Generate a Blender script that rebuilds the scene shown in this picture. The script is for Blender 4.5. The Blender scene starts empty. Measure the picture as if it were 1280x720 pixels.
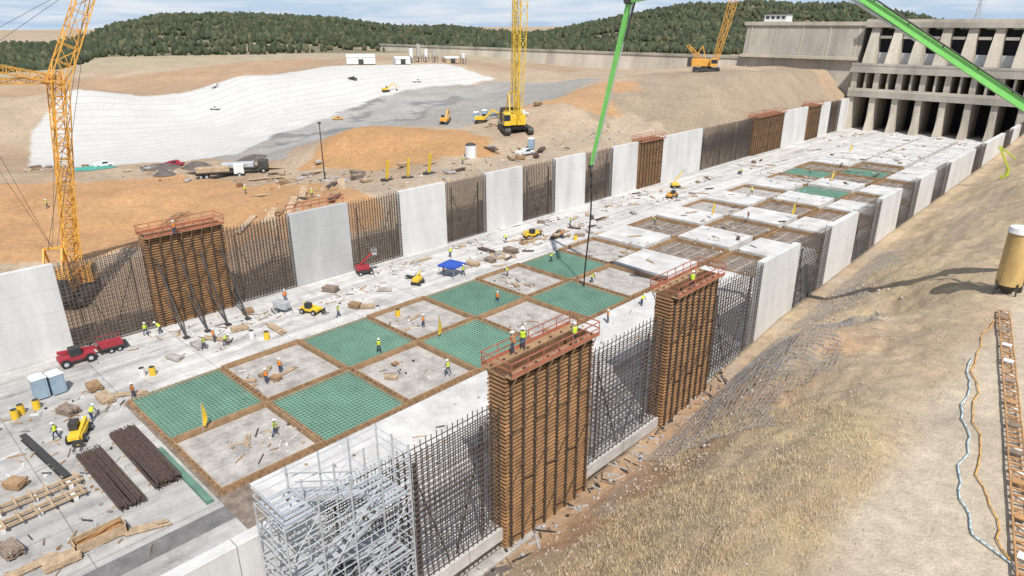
import bpy, math, random
import numpy as np
from mathutils import Vector, Matrix
random.seed(7); rng=np.random.default_rng(7)
scn=bpy.context.scene; col=scn.collection
XL,XR=-79.5,-28.0; P=8.844; Y0=59.47; WH=9.9

# ------------------------------------------------------------ materials
MATS={}
def mat(name,c,rough=.85,metal=0,var=.18,scale=.6,bump=0.0,bs=6.,fine=.1,c2=None,streak=0,lift=0):
    if name in MATS: return MATS[name]
    m=bpy.data.materials.new(name); m.use_nodes=True; nt=m.node_tree; N=nt.nodes; L=nt.links
    b=N['Principled BSDF']; b.inputs['Roughness'].default_value=rough; b.inputs['Metallic'].default_value=metal
    g=N.new('ShaderNodeNewGeometry'); 
    n1=N.new('ShaderNodeTexNoise'); n1.inputs['Scale'].default_value=scale; n1.inputs['Detail'].default_value=6; n1.inputs['Roughness'].default_value=.65
    n2=N.new('ShaderNodeTexNoise'); n2.inputs['Scale'].default_value=bs; n2.inputs['Detail'].default_value=4
    vec=g.outputs['Position']
    if streak:
        mp=N.new('ShaderNodeVectorMath'); mp.operation='MULTIPLY'; mp.inputs[1].default_value=(1,1,streak); L.new(vec,mp.inputs[0]); L.new(mp.outputs[0],n1.inputs['Vector'])
    else: L.new(vec,n1.inputs['Vector'])
    L.new(vec,n2.inputs['Vector'])
    r=N.new('ShaderNodeMapRange'); r.inputs[1].default_value=.3; r.inputs[2].default_value=.7
    L.new(n1.outputs[0],r.inputs[0])
    mx=N.new('ShaderNodeMix'); mx.data_type='RGBA'
    if c2 is None: c2=tuple(x*(1-var*1.6) for x in c)
    mx.inputs[6].default_value=(*c2,1); mx.inputs[7].default_value=(*[min(1,x*(1+var*.5)) for x in c],1)
    L.new(r.outputs[0],mx.inputs[0])
    r2=N.new('ShaderNodeMapRange'); r2.inputs[1].default_value=.3; r2.inputs[2].default_value=.7; r2.inputs[3].default_value=1-fine; r2.inputs[4].default_value=1+fine
    L.new(n2.outputs[0],r2.inputs[0]); fac=r2.outputs[0]
    if lift:   # faint horizontal pour lines on cast walls
        sp=N.new('ShaderNodeSeparateXYZ'); L.new(vec,sp.inputs[0]); a=N.new('ShaderNodeMath'); a.operation='MULTIPLY'; a.inputs[1].default_value=1/lift; L.new(sp.outputs[2],a.inputs[0])
        a2=N.new('ShaderNodeMath'); a2.operation='FRACT'; L.new(a.outputs[0],a2.inputs[0]); a3=N.new('ShaderNodeMath'); a3.operation='LESS_THAN'; a3.inputs[1].default_value=.035; L.new(a2.outputs[0],a3.inputs[0])
        a4=N.new('ShaderNodeMath'); a4.operation='MULTIPLY'; a4.inputs[1].default_value=-.12; L.new(a3.outputs[0],a4.inputs[0]); a5=N.new('ShaderNodeMath'); a5.operation='ADD'; L.new(a4.outputs[0],a5.inputs[0]); L.new(fac,a5.inputs[1]); fac=a5.outputs[0]
    ml=N.new('ShaderNodeVectorMath'); ml.operation='SCALE'; L.new(mx.outputs[2],ml.inputs[0]); L.new(fac,ml.inputs[3])
    L.new(ml.outputs[0],b.inputs['Base Color'])
    if bump:
        bp=N.new('ShaderNodeBump'); bp.inputs['Strength'].default_value=bump; bp.inputs['Distance'].default_value=.05; L.new(n2.outputs[0],bp.inputs['Height']); L.new(bp.outputs[0],b.inputs['Normal'])
    MATS[name]=m; return m
conc=mat('concrete wall',(.63,.62,.60),.9,0,.14,.35,.2,5,.05,streak=.22,lift=2.45)
concg=mat('dark grey concrete',(.46,.46,.455),.9,0,.13,.3,.2,5,.05,streak=.3,lift=2.45)  # darker grey tone for a single wall panel
dam=mat('weathered concrete',(.46,.42,.36),.95,0,.28,.12,.2,1.5,.08,streak=.25)
dam2=mat('pier concrete',(.57,.51,.42),.95,0,.24,.12,.2,1.5,.08,streak=.2)
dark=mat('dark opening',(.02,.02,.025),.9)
white=mat('slab white',(.62,.61,.59),.9,0,.2,.35,.2,5,.08)
celg=mat('cell grey',(.46,.43,.40),.95,0,.28,.6,.3,4,.12)
pit=mat('cell pit brown',(.26,.21,.17),.95,0,.35,.8,.4,3,.2)
grn_u=mat('green rebar underlay',(.13,.25,.19),.9,0,.3,.4,.2,8,.1)
grn=mat('green coated rebar',(.25,.44,.34),.6,0,.15,.5)
rebar=mat('dark rebar',(.13,.105,.09),.7,.1,.3,1.)
rebar2=mat('rusty rebar bundle',(.13,.09,.075),.7,.2,.3,3.)
ply=mat('form plywood',(.22,.12,.06),.8,0,.3,.8)
tim=mat('orange timber',(.48,.26,.11),.8,0,.2,.8)
wal=mat('weathered waler timber',(.40,.225,.105),.85,0,.32,.7,0,9,.18)
tim3=mat('brown edge timber',(.38,.24,.13),.85,0,.25,1.2)
tim2=mat('raw lumber',(.50,.37,.24),.85,0,.25,1.5)
hard=mat('weathered form hardware',(.30,.23,.18),.9,0,.3,1.5)
redp=mat('red railing',(.44,.15,.085),.75,0,.25,1.)
steel=mat('galvanised steel',(.55,.57,.59),.5,.3,.15,2.)
dsteel=mat('dark steel',(.08,.078,.075),.6,.4,.2,2.)
sback=mat('brown strongback steel',(.11,.08,.06),.7,.2,.2,2.)
yel=mat('crane yellow',(.78,.52,.04),.45,0,.12,1.)
ora=mat('crane orange',(.75,.38,.06),.5,0,.12,1.)
tany=mat('faded yellow shell',(.58,.39,.15),.6,0,.2,1.,streak=.3)
grnp=mat('pump boom green',(.20,.60,.14),.4,0,.08,1.)
rub=mat('black rubber',(.025,.025,.025),.9)
glass=mat('dark glass',(.03,.04,.05),.15)
red=mat('machine red',(.36,.035,.05),.5,0,.15,1.)
blue=mat('canopy blue',(.03,.09,.42),.7,0,.15,1.)
teal=mat('toilet blue',(.30,.40,.48),.6)
whi=mat('painted white',(.72,.72,.71),.6,0,.08,1.)
tarpg=mat('green tarp',(.08,.38,.30),.7,0,.15,.5)
lime=mat('safety lime',(.60,.80,.05),.8)
limed=mat('yellow green paint',(.48,.55,.06),.6)
oran=mat('safety orange',(.85,.25,.03),.8)
jean=mat('work trousers',(.06,.08,.14),.9); skin=mat('skin',(.45,.27,.18),.7)
khaki=mat('work shirt',(.25,.22,.17),.9)
rock=mat('dark rock pile',(.15,.125,.11),.95,0,.3,1.)
hosec=mat('pale blue hose',(.48,.62,.68),.6,0,.05)
netm=mat('wire mesh',(.42,.41,.40),.6,.2)
darkstrip=mat('dark joint',(.19,.185,.18),.9,0,.25,.8)
deb=[tim2,tim3,hard,dsteel,steel,whi,celg]

# ------------------------------------------------------------ mesh builder
class MB:
    def __init__(s): s.v=[];s.f=[];s.m=[]
    def box(s,x0,y0,z0,x1,y1,z1,mi=0):
        i=len(s.v); s.v+=[(x0,y0,z0),(x1,y0,z0),(x1,y1,z0),(x0,y1,z0),(x0,y0,z1),(x1,y0,z1),(x1,y1,z1),(x0,y1,z1)]
        s.f+=[(i,i+3,i+2,i+1),(i+4,i+5,i+6,i+7),(i,i+1,i+5,i+4),(i+1,i+2,i+6,i+5),(i+2,i+3,i+7,i+6),(i+3,i,i+4,i+7)]; s.m+=[mi]*6; return s
    def hexa(s,pts,mi=0):
        i=len(s.v); s.v+=[tuple(p) for p in pts]
        s.f+=[(i,i+3,i+2,i+1),(i+4,i+5,i+6,i+7),(i,i+1,i+5,i+4),(i+1,i+2,i+6,i+5),(i+2,i+3,i+7,i+6),(i+3,i,i+4,i+7)]; s.m+=[mi]*6; return s
    def bar(s,p,q,w,h=None,mi=0,w2=None,h2=None):
        h=h or w; w2=w2 or w; h2=h2 or h
        p=Vector(p);q=Vector(q);d=(q-p).normalized()
        up=Vector((0,0,1)) if abs(d.z)<.95 else Vector((0,1,0))
        a=d.cross(up).normalized(); b=a.cross(d).normalized()
        P_=[p-a*w/2-b*h/2,p+a*w/2-b*h/2,p+a*w/2+b*h/2,p-a*w/2+b*h/2]
        Q_=[q-a*w2/2-b*h2/2,q+a*w2/2-b*h2/2,q+a*w2/2+b*h2/2,q-a*w2/2+b*h2/2]
        return s.hexa(P_+Q_,mi)
    def cyl(s,p,q,r,r2=None,n=10,mi=0):
        r2=r if r2 is None else r2; p=Vector(p);q=Vector(q);d=(q-p).normalized()
        up=Vector((0,0,1)) if abs(d.z)<.95 else Vector((0,1,0))
        a=d.cross(up).normalized(); b=a.cross(d).normalized(); i=len(s.v)
        for c,rr in ((p,r),(q,r2)):
            for k in range(n):
                t=2*math.pi*k/n; s.v.append(tuple(c+a*math.cos(t)*rr+b*math.sin(t)*rr))
        for k in range(n):
            k2=(k+1)%n; s.f.append((i+k,i+k2,i+n+k2,i+n+k)); s.m.append(mi)
        s.f.append(tuple(i+k for k in range(n))[::-1]); s.f.append(tuple(i+n+k for k in range(n))); s.m+=[mi,mi]; return s
    def lattice(s,p,q,w0,w1,n,r,mi=0):
        p=Vector(p);q=Vector(q);d=(q-p).normalized()
        up=Vector((0,0,1)) if abs(d.z)<.9 else Vector((0,1,0))
        a=d.cross(up).normalized(); b=a.cross(d).normalized()
        def ring(t):
            c=p.lerp(q,t); w=(w0+(w1-w0)*t)/2
            return [c+a*w+b*w,c-a*w+b*w,c-a*w-b*w,c+a*w-b*w]
        pr=ring(0)
        for k in range(1,n+1):
            cr=ring(k/n)
            for j in range(4):
                s.bar(pr[j],cr[j],r*1.5,None,mi)
                j2=(j+1)%4
                s.bar(cr[j],cr[j2],r,None,mi)
                s.bar(pr[j] if k%2 else pr[j2], cr[j2] if k%2 else cr[j], r,None,mi)
            pr=cr
        return s
    def obj(s,name,mats,parent=None,loc=(0,0,0),rz=0,bev=0,smooth=False):
        me=bpy.data.meshes.new(name); me.from_pydata(s.v,[],s.f)
        if not isinstance(mats,(list,tuple)): mats=[mats]
        for m in mats: me.materials.append(m)
        me.polygons.foreach_set('material_index',s.m)
        if smooth: me.polygons.foreach_set('use_smooth',[True]*len(s.f))
        me.update(); o=bpy.data.objects.new(name,me); col.objects.link(o); o.location=loc; o.rotation_euler=(0,0,rz)
        if parent: o.parent=parent
        if bev:
            bm=o.modifiers.new('b','BEVEL'); bm.width=bev; bm.segments=2; bm.limit_method='ANGLE'
        return o
def tag(o,label,cat,group=None):
    o['label']=label; o['category']=cat
    if group: o['group']=group
    return o
def thing(name,label,cat,loc=(0,0,0),rz=0,group=None):
    o=bpy.data.objects.new(name,None); o.empty_display_size=.3; col.objects.link(o); o.location=loc; o.rotation_euler=(0,0,rz)
    return tag(o,label,cat,group)
def dup(root,loc,rz=0,sc=1,label=None):
    def cp(o,par):
        n=o.copy(); col.objects.link(n)
        if par: n.parent=par
        for c in list(o.children): cp(c,n)
        return n
    n=cp(root,None); n.location=loc; n.rotation_euler=(0,0,rz); n.scale=(sc,sc,sc)
    if label: n['label']=label
    return n
def kill(*obs):
    for o in obs:
        for c in list(o.children): kill(c)
        bpy.data.objects.remove(o)

# ------------------------------------------------------------ terrain height
CP=[(-118,18,0),(-124,32,.5),(-124,24,1),(-116,38,1),(-105,47,2),(-150,31,4),(-140,47,4),(-118,59,5),(-115,52,4),(-97,56,7),(-95,66,7),(-91,72,8),(-93,89,8),(-93,112,9),(-92,128,10),(-83,143,12),(-80,157,11),(-106,127,17),(-113,156,19),(-102,174,19),(-84,184,19),(-72,187,18),(-130,142,10),(-96,140,13),(-81,179,14),(-108,113,10),(-121,105,9.5),(-130,82,11),(-118,89,12),(-107,93,11),(-128,75,5),(-114,82,6),(-100,91,8.5),(-178,82,2),(-183,96,3),(-169,74,2),
(-203,138,7),(-193,184,10),(-201,43,0),(-187,64,0),(-265,70,9),(-247,117,11),(-215,188,17),(-226,147,16),(-201,160,11),(-225,92,4),(-225,68,4),(-245,44,9),(-252,67,15),(-255,155,18),(-260,47,11),(-244,116,18),(-149,62,2.5),(-170,50,2),(-180,36,2),(-135,70,3.5),(-106,197,19),
(-84,-20,0),(-84,10,0),(-84,30,.3),(-84,45,4),(-84,60,7),(-84,80,8),(-84,110,8.5),(-90,218,18),(-88,240,18),(-110,235,19),(-200,300,12),(-300,300,17),(-350,100,18),(-300,-50,8),(-150,-50,0)]
pts=np.array(CP,float); n_=len(pts)
ker=lambda r: np.sqrt(r*r+36)
A=np.ones((n_+1,n_+1)); A[n_,n_]=0
A[:n_,:n_]=ker(np.hypot(pts[:,0][:,None]-pts[:,0],pts[:,1][:,None]-pts[:,1]))-np.eye(n_)*2
W=np.linalg.solve(A,np.append(pts[:,2],0))
def wob(x,y,s,seed=0):
    r=np.random.default_rng(seed); o=0
    for k in range(6):
        a=r.uniform(0,6.28); f=s*(1.0+.7*k); ph=r.uniform(0,6.28)
        o=o+np.sin((x*math.cos(a)+y*math.sin(a))*f+ph+1.3*np.sin((x*math.sin(a)-y*math.cos(a))*f*.7+ph*2))/(1+.5*k)
    return o/2.2
def ss(t): t=np.clip(t,0,1); return t*t*(3-2*t)
CPX=[-200,0,60,110,140,200,300,400,480,560,640,680,720,780,850,950,1050,1110,1200,1500]
CPY=[70,58,58,46,33,20,18,24,32,36,42,44,34,21,8,5,8,15,34,40]
def hgt(X,Y,fine=True):
    X=np.asarray(X,float); Y=np.asarray(Y,float); shp=X.shape; x=X.ravel(); y=Y.ravel()
    z=np.zeros_like(x)
    for i in range(0,len(x),20000):
        xx=x[i:i+20000];yy=y[i:i+20000]
        z[i:i+20000]=ker(np.hypot(xx[:,None]-pts[:,0],yy[:,None]-pts[:,1]))@W[:n_]+W[n_]
    z=np.clip(z,-1,21)
    # stepped rock benches and cut banks
    def step(z,hh,mk):
        q=z/hh; fr_=q-np.floor(q); return z*(1-mk)+(np.floor(q)+ss((fr_-.55)/.45))*hh*mk
    mk=ss((x+202)/8)*ss((-148-x)/10)*ss((y-84)/10)*ss((192-y)/12); z=step(z+.5*wob(x,y,.15,61)*mk,1.5,mk*.85)
    mk2=ss((x+175)/10)*ss((-96-x)/8)*ss((y-18)/8)*ss((62-y)/6); z=step(z+.4*wob(x,y,.2,62)*mk2,1.7,mk2*.6)
    calm=1-.85*ss((-182-x)/12)
    z=z+ (wob(x,y,.35,3)*.24+wob(x,y,.12,4)*.4)*fine*calm
    z=np.minimum(z, np.clip((-80.6-x)*.95,0,99)+np.interp(y,[60,90,140,200,240],[0,1.5,6,8.5,9])+.1*wob(x,y,.5,8))
    foot=np.interp(y,[-10,25,45,60,72,110,180,230,300],[-2,-2,-1.1,.3,1.7,3.5,5.4,8,14])
    s=(x+25.4)/np.interp(y,[0,60,140,240],[18,18,15,12])
    bench=np.interp(y,[-10,60,140,240,300],[9.5,10,11,14,18])
    sc_=np.clip(s,0,1); prof=.45*ss(s)+.55*(1-(1-sc_)**1.7)
    zr=foot+(bench-foot)*prof
    k=sc_**.7*3.4*np.clip(1.15-s,0,1)
    rough=np.abs(wob(x,y,.9,16))*.22+np.abs(wob(x,y,2.1,17))*.11+.16*np.abs(wob(x*.4,y,1.3,18))
    zr=zr+k*(.42*wob(x,y,.2,11)+.13*wob(x,y,.8,12)+.24*wob(x*.25,y,.75,15)-rough+2.4*np.exp(-((x+20.5)**2/22+(y-58)**2/60))-1.7*np.exp(-((x+17)**2/26+(y-72)**2/14)))+.05*wob(x,y,1.1,14)
    z=np.where(x>-27.3,zr,z)
    z=np.where((x>-80.35)&(x<-27.25)&(y<262),-3.2,z)
    r=np.hypot(x,y); th=np.arctan2(x,y)+math.radians(43.7)
    px=640+915*np.tan(np.clip(th,-1.3,1.3)); crest=33+(28-np.interp(px,CPX,CPY))/960*720*np.cos(np.clip(th,-1.3,1.3))-2.5
    base=np.minimum(17.5,crest-2)
    far=base+(crest-base)*ss((r-400)/330)+ss((r-380)/100)*(1.6*wob(x,y,.03,21)+1.0*wob(x,y,.07,22))
    far=far*(1-ss((r-800)/500))
    t=ss((r-330)/70); out=z*(1-t)+far*t
    ins=((x>-80.35)&(x<-27.25)&(y<262)); out=np.where(ins,z,out)
    return out.reshape(shp)
def hz(x,y): return float(hgt(np.array([x]),np.array([y]))[0])
ar=np.arange
xs=np.concatenate([ar(-4000,-1000,150),ar(-1000,-345,13),ar(-345,-92,1.4),ar(-92,-81,1.0),[-80.75,-80.45,-80.25,-79],[-60,-45,-30],[-27.5,-27.35,-27.15],ar(-26.6,-5,.4),ar(-5,60,1.4),ar(60,500,14),ar(500,4001,175)])
ys=np.concatenate([ar(-1500,-100,100),ar(-100,-10,10),ar(-10,12,1),ar(12,90,.5),ar(90,262,1.5),[261.9,262.1],ar(264,320,4),ar(320,1200,13),ar(1200,5001,190)])
xs=np.unique(xs); ys=np.unique(ys)
GX,GY=np.meshgrid(xs,ys); GZ=hgt(GX,GY)
def grid_mesh(name,GX,GY,GZ,m,colr=None):
    ny,nx=GX.shape; me=bpy.data.meshes.new(name)
    co=np.stack([GX,GY,GZ],-1).reshape(-1,3)
    idx=np.arange(nx*ny).reshape(ny,nx); q=np.stack([idx[:-1,:-1],idx[:-1,1:],idx[1:,1:],idx[1:,:-1]],-1).reshape(-1,4)
    me.vertices.add(len(co)); me.vertices.foreach_set('co',co.ravel().astype('f'))
    me.loops.add(q.size); me.loops.foreach_set('vertex_index',q.ravel().astype('i'))
    me.polygons.add(len(q)); me.polygons.foreach_set('loop_start',(np.arange(len(q))*4).astype('i'))
    me.polygons.foreach_set('use_smooth',np.ones(len(q),bool)); me.update(calc_edges=True)
    if colr is not None:
        at=me.attributes.new('Col','FLOAT_COLOR','POINT'); at.data.foreach_set('color',colr.reshape(-1).astype('f'))
    me.materials.append(m); o=bpy.data.objects.new(name,me); col.objects.link(o); return o
def pip(x,y,poly):
    ins=np.zeros(x.shape,bool); n=len(poly)
    for i in range(n):
        x1,y1=poly[i];x2,y2=poly[(i+1)%n]
        if y1==y2: continue
        c=((y1>y)!=(y2>y))&(x<(x2-x1)*(y-y1)/(y2-y1)+x1); ins^=c
    return ins
C4=np.zeros(GX.shape+(4,)); 
def setc(mask,c,a=0): C4[mask,0]=c[0];C4[mask,1]=c[1];C4[mask,2]=c[2];C4[mask,3]=a
def blend(w,c):
    for i in range(3): C4[...,i]=C4[...,i]*(1-w)+c[i]*w
wx=GX+3*wob(GX,GY,.15,31); wy=GY+3*wob(GX,GY,.15,32)
setc(np.ones(GX.shape,bool),(.44,.34,.24))
blend(ss(wob(GX,GY,.06,33)+.3),(.38,.27,.175))
# grey rock and haul area
setc(pip(wx,wy,[(-197,193),(-150,205),(-110,125),(-127,113),(-150,97),(-138,74),(-166,70),(-186,82),(-208,141)]),(.33,.31,.28))
q=pip(wx,wy,[(-205,140),(-186,92),(-150,80),(-145,95),(-165,120),(-180,190)]); setc(q,(.36,.35,.33),0)
setc(q&(wob(GX,GY,.14,34)+.5*wob(GX,GY,.4,37)>.25),(.23,.225,.215),0)
# white shotcrete slope
setc(pip(GX,GY,[(-249,61),(-240,149),(-219,191),(-196,196),(-203,141),(-186,96),(-168,76),(-180,56),(-198,38),(-226,46)]),(.56,.55,.52),1)
setc(pip(wx,wy,[(-300,40),(-254,58),(-249,115),(-252,160),(-280,170),(-300,150)]),(.42,.28,.17))
# orange soils
setc(pip(wx,wy,[(-131,72),(-136,90),(-120,104),(-104,104),(-97,94),(-104,80)]),(.46,.26,.115))
setc(pip(wx,wy,[(-172,22),(-146,52),(-112,66),(-88,58),(-84,46),(-110,36),(-118,14)]),(.48,.275,.13))
setc(pip(wx,wy,[(-118,10),(-100,42),(-82,50),(-80,0),(-100,0)]),(.37,.26,.17))
setc(pip(wx,wy,[(-100,126),(-108,158),(-112,180),(-100,235),(-66,235),(-80,150),(-90,128)]),(.345,.27,.19))
setc(pip(wx,wy,[(-116,116),(-122,150),(-107,158),(-95,134)]),(.46,.28,.145))
setc(pip(wx,wy,[(-84,60),(-84,140),(-96,140),(-98,60)]),(.42,.33,.24))
# right bank
rb=(GX>-27.3)*1.0; g2=wob(GX,GY,.25,41); g3=wob(GX,GY,.5,42); g4=wob(GX,GY,1.1,43)
blend(rb,(.48,.365,.245))
blend(rb*ss(g2*1.2+.2*g3),(.54,.43,.30))
blend(rb*ss((-11-GX)/5)*ss((66-GY)/10)*ss((GY-10)/8)*ss(.65+g2+.3*g3),(.46,.29,.17))
blend(rb*ss((-15-GX)/4)*ss(g3+.4*g4)*.6,(.42,.365,.30))
blend(rb*ss((GX+8+.8*g2)/2.5),(.58,.49,.37))
blend(rb*ss((48-GY)/8)*ss((GX+20)/5)*ss((-7-GX+g3)/2)*ss(.6+g2*.8+g3*.6)*.9,(.58,.46,.27))
blend(rb*ss((GY-64)/8)*ss(.3+g2+g3*.4)*ss((-7-GX)/3),(.53,.41,.25))
blend(rb*ss(wob(GX*.25,GY,.9,45)*1.5-.3)*.45*ss((-8-GX)/3),(.34,.24,.155))
blend(rb*ss(wob(GX,GY,1.9,46)*1.8-.5)*.4*ss((-8-GX)/3),(.31,.24,.18))
R_=np.hypot(GX,GY); setc((R_>385)&(GZ>13),(.19,.165,.10)); setc((R_>385)&(wob(GX,GY,.03,51)>.5),(.38,.31,.20)); setc((R_>330)&(R_<=400),(.40,.33,.22))
gm=bpy.data.materials.new('ground soil'); gm.use_nodes=True; nt=gm.node_tree; N=nt.nodes; L=nt.links; b=N['Principled BSDF']; b.inputs['Roughness'].default_value=.97
at=N.new('ShaderNodeAttribute'); at.attribute_name='Col'; g=N.new('ShaderNodeNewGeometry')
def noise(sc,det=6,rg=.65):
    n=N.new('ShaderNodeTexNoise'); n.inputs['Scale'].default_value=sc; n.inputs['Detail'].default_value=det; n.inputs['Roughness'].default_value=rg; L.new(g.outputs['Position'],n.inputs['Vector']); return n
def mr(s,a,b_,c,d):
    r=N.new('ShaderNodeMapRange'); L.new(s,r.inputs[0]); [setattr(r.inputs[i+1],'default_value',v) for i,v in enumerate((a,b_,c,d))]; return r.outputs[0]
def mth(op,a,b_):
    m=N.new('ShaderNodeMath'); m.operation=op
    for i,v in enumerate((a,b_)):
        if isinstance(v,(int,float)): m.inputs[i].default_value=v
        else: L.new(v,m.inputs[i])
    return m.outputs[0]
na,nb,nc=noise(.12),noise(1.1),noise(7,8,.75)
f=mth('MULTIPLY',mth('MULTIPLY',mr(na.outputs[0],.3,.7,.85,1.13),mr(nb.outputs[0],.3,.7,.80,1.15)),mr(nc.outputs[0],.3,.7,.78,1.18))
f=mth('ADD',mth('MULTIPLY',f,mth('SUBTRACT',1,mth('MULTIPLY',at.outputs['Alpha'],.6))),mth('MULTIPLY',at.outputs['Alpha'],.6))
sp=N.new('ShaderNodeSeparateXYZ'); L.new(g.outputs['Position'],sp.inputs[0])
st=mth('FRACT',mth('MULTIPLY',mth('ADD',sp.outputs[0],mth('MULTIPLY',sp.outputs[1],-.12)),.25),0)
stl=mth('MULTIPLY',mth('LESS_THAN',st,.12),at.outputs['Alpha'])
f3=mth('MULTIPLY',f,mth('SUBTRACT',1,mth('MULTIPLY',stl,.15)))
sc=N.new('ShaderNodeVectorMath'); sc.operation='SCALE'; L.new(at.outputs['Color'],sc.inputs[0]); L.new(f3,sc.inputs[3]); L.new(sc.outputs[0],b.inputs['Base Color'])
bp=N.new('ShaderNodeBump'); bp.inputs['Strength'].default_value=.9; bp.inputs['Distance'].default_value=.28; L.new(mth('ADD',nb.outputs[0],mth('MULTIPLY',nc.outputs[0],.45)),bp.inputs['Height']); L.new(bp.outputs[0],b.inputs['Normal'])
ground=grid_mesh('ground',GX,GY,GZ,gm,C4); ground['kind']='structure'

# ------------------------------------------------------------ chute floor
pm=bpy.data.materials.new('chute slab'); pm.use_nodes=True; nt=pm.node_tree; N=nt.nodes; L=nt.links; b=N['Principled BSDF']; b.inputs['Roughness'].default_value=.9
g=N.new('ShaderNodeNewGeometry'); sp=N.new('ShaderNodeSeparateXYZ'); L.new(g.outputs['Position'],sp.inputs[0])
na,nb,nc=noise(.08,5),noise(.7,7,.7),noise(5,6,.7)
jy=mth('LESS_THAN',mth('FRACT',mth('ADD',mth('MULTIPLY',sp.outputs[1],1/P),-Y0/P+40),0),.012)
jx=mth('LESS_THAN',mth('FRACT',mth('ADD',mth('MULTIPLY',sp.outputs[0],1/4.9),30),0),.018)
j=mth('MAXIMUM',jy,jx)
f=mth('MULTIPLY',mth('MULTIPLY',mr(na.outputs[0],.35,.65,.88,1.06),mr(nb.outputs[0],.35,.7,.76,1.06)),mr(nc.outputs[0],.3,.7,.92,1.07))
wv=N.new('ShaderNodeTexNoise'); wv.inputs['Scale'].default_value=.5; wv.inputs['Detail'].default_value=5
vm=N.new('ShaderNodeVectorMath'); vm.operation='MULTIPLY'; vm.inputs[1].default_value=(1.6,.08,1); L.new(g.outputs['Position'],vm.inputs[0]); L.new(vm.outputs[0],wv.inputs['Vector'])
f=mth('MULTIPLY',f,mr(wv.outputs[0],.42,.66,1.04,.76))
n5=noise(.22,8,.75); f=mth('MULTIPLY',f,mr(n5.outputs[0],.54,.64,1.0,.72))
f=mth('MULTIPLY',f,mth('SUBTRACT',1,mth('MULTIPLY',j,.34)))
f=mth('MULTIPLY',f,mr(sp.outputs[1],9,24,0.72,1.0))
sc=N.new('ShaderNodeVectorMath'); sc.operation='SCALE'; sc.inputs[0].default_value=(.65,.632,.605); L.new(f,sc.inputs[3]); L.new(sc.outputs[0],b.inputs['Base Color'])
bp=N.new('ShaderNodeBump'); bp.inputs['Strength'].default_value=.3; bp.inputs['Distance'].default_value=.03; L.new(nc.outputs[0],bp.inputs['Height']); L.new(bp.outputs[0],b.inputs['Normal'])
o=MB().box(XL-1,-30,-1,XR+1,252,0).obj('pavement',pm); o['kind']='structure'
o=MB().box(-28,-12,-2.6,-26.3,60,-1.7).obj('footing_pavement',celg,bev=.04); o['kind']='structure'
o=MB().box(-26.3,-12,-2.6,-25.3,60,-1.95).obj('trench_pavement',rock); o['kind']='structure'
o=MB().box(-43.4,-6,.003,-41.6,17,.008).obj('dark_joint_pavement',darkstrip); o['kind']='structure'  # dark strip laid along the slab
o=MB().box(-64.3,Y0-5*P-.3,.003,-35,Y0+20*P+.3,.009).obj('cell_bed_gap_shade_pavement',pit); o['kind']='structure'  # brown bed; its dark colour also paints shadow into the slab gaps

# ------------------------------------------------------------ walls
def panel_mesh(th,hh,z0,m,nm):
    return MB().hexa([(0,.02,z0),(th,.02,z0),(th,P-.02,z0),(0,P-.02,z0),(th*.12,.02,hh),(th*.88,.02,hh),(th*.88,P-.02,hh),(th*.12,P-.02,hh)]).obj(nm,m,bev=.04)
GW='concrete wall panels along the chute'; GR='rebar curtains along the chute'
wl=panel_mesh(1.0,WH,-.5,conc,'concrete_wall_panel'); tag(wl,'smooth off-white concrete retaining wall panel beside the chute floor','wall',GW)
wr=panel_mesh(1.0,WH,-3,conc,'concrete_wall_panel'); tag(wr,'pale concrete wall panel standing at the foot of the dirt bank','wall',GW)
def curtain(z0,hh,t,sy,sz,w=P):
    m=MB(); n=int(w/sy)
    for x in (.15,.85):
        for i in range(n+1):
            y=.1+i*(w-.2)/n; m.bar((x,y,z0),(x,y,hh+random.uniform(-.1,.15)),t)
        for k in range(int((hh-z0)/sz)):
            z=z0+.3+k*sz; m.bar((x+.03,.02,z),(x+.03,w-.02,z),t)
    for k in range(5): y=random.uniform(1,w-1); z=random.uniform(z0+1,hh-1); m.bar((.15,y,z),(.85,y,z+.3),t)
    for y in (1.5,7.3): m.bar((.5,y,z0),(.5,y,hh-1),.14); m.bar((.5,y,hh-2),(.5,4.4,z0+1),.08)
    return m.obj('rebar_curtain',rebar)
cl=curtain(-.2,WH-.1,.06,.44,.44); tag(cl,'dark steel rebar curtain open between concrete wall panels','rebar',GR)
cr=curtain(-2,WH-.1,.048,.46,.40); tag(cr,'tall dark steel rebar grid rising from the trench footing','rebar',GR)
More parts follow.
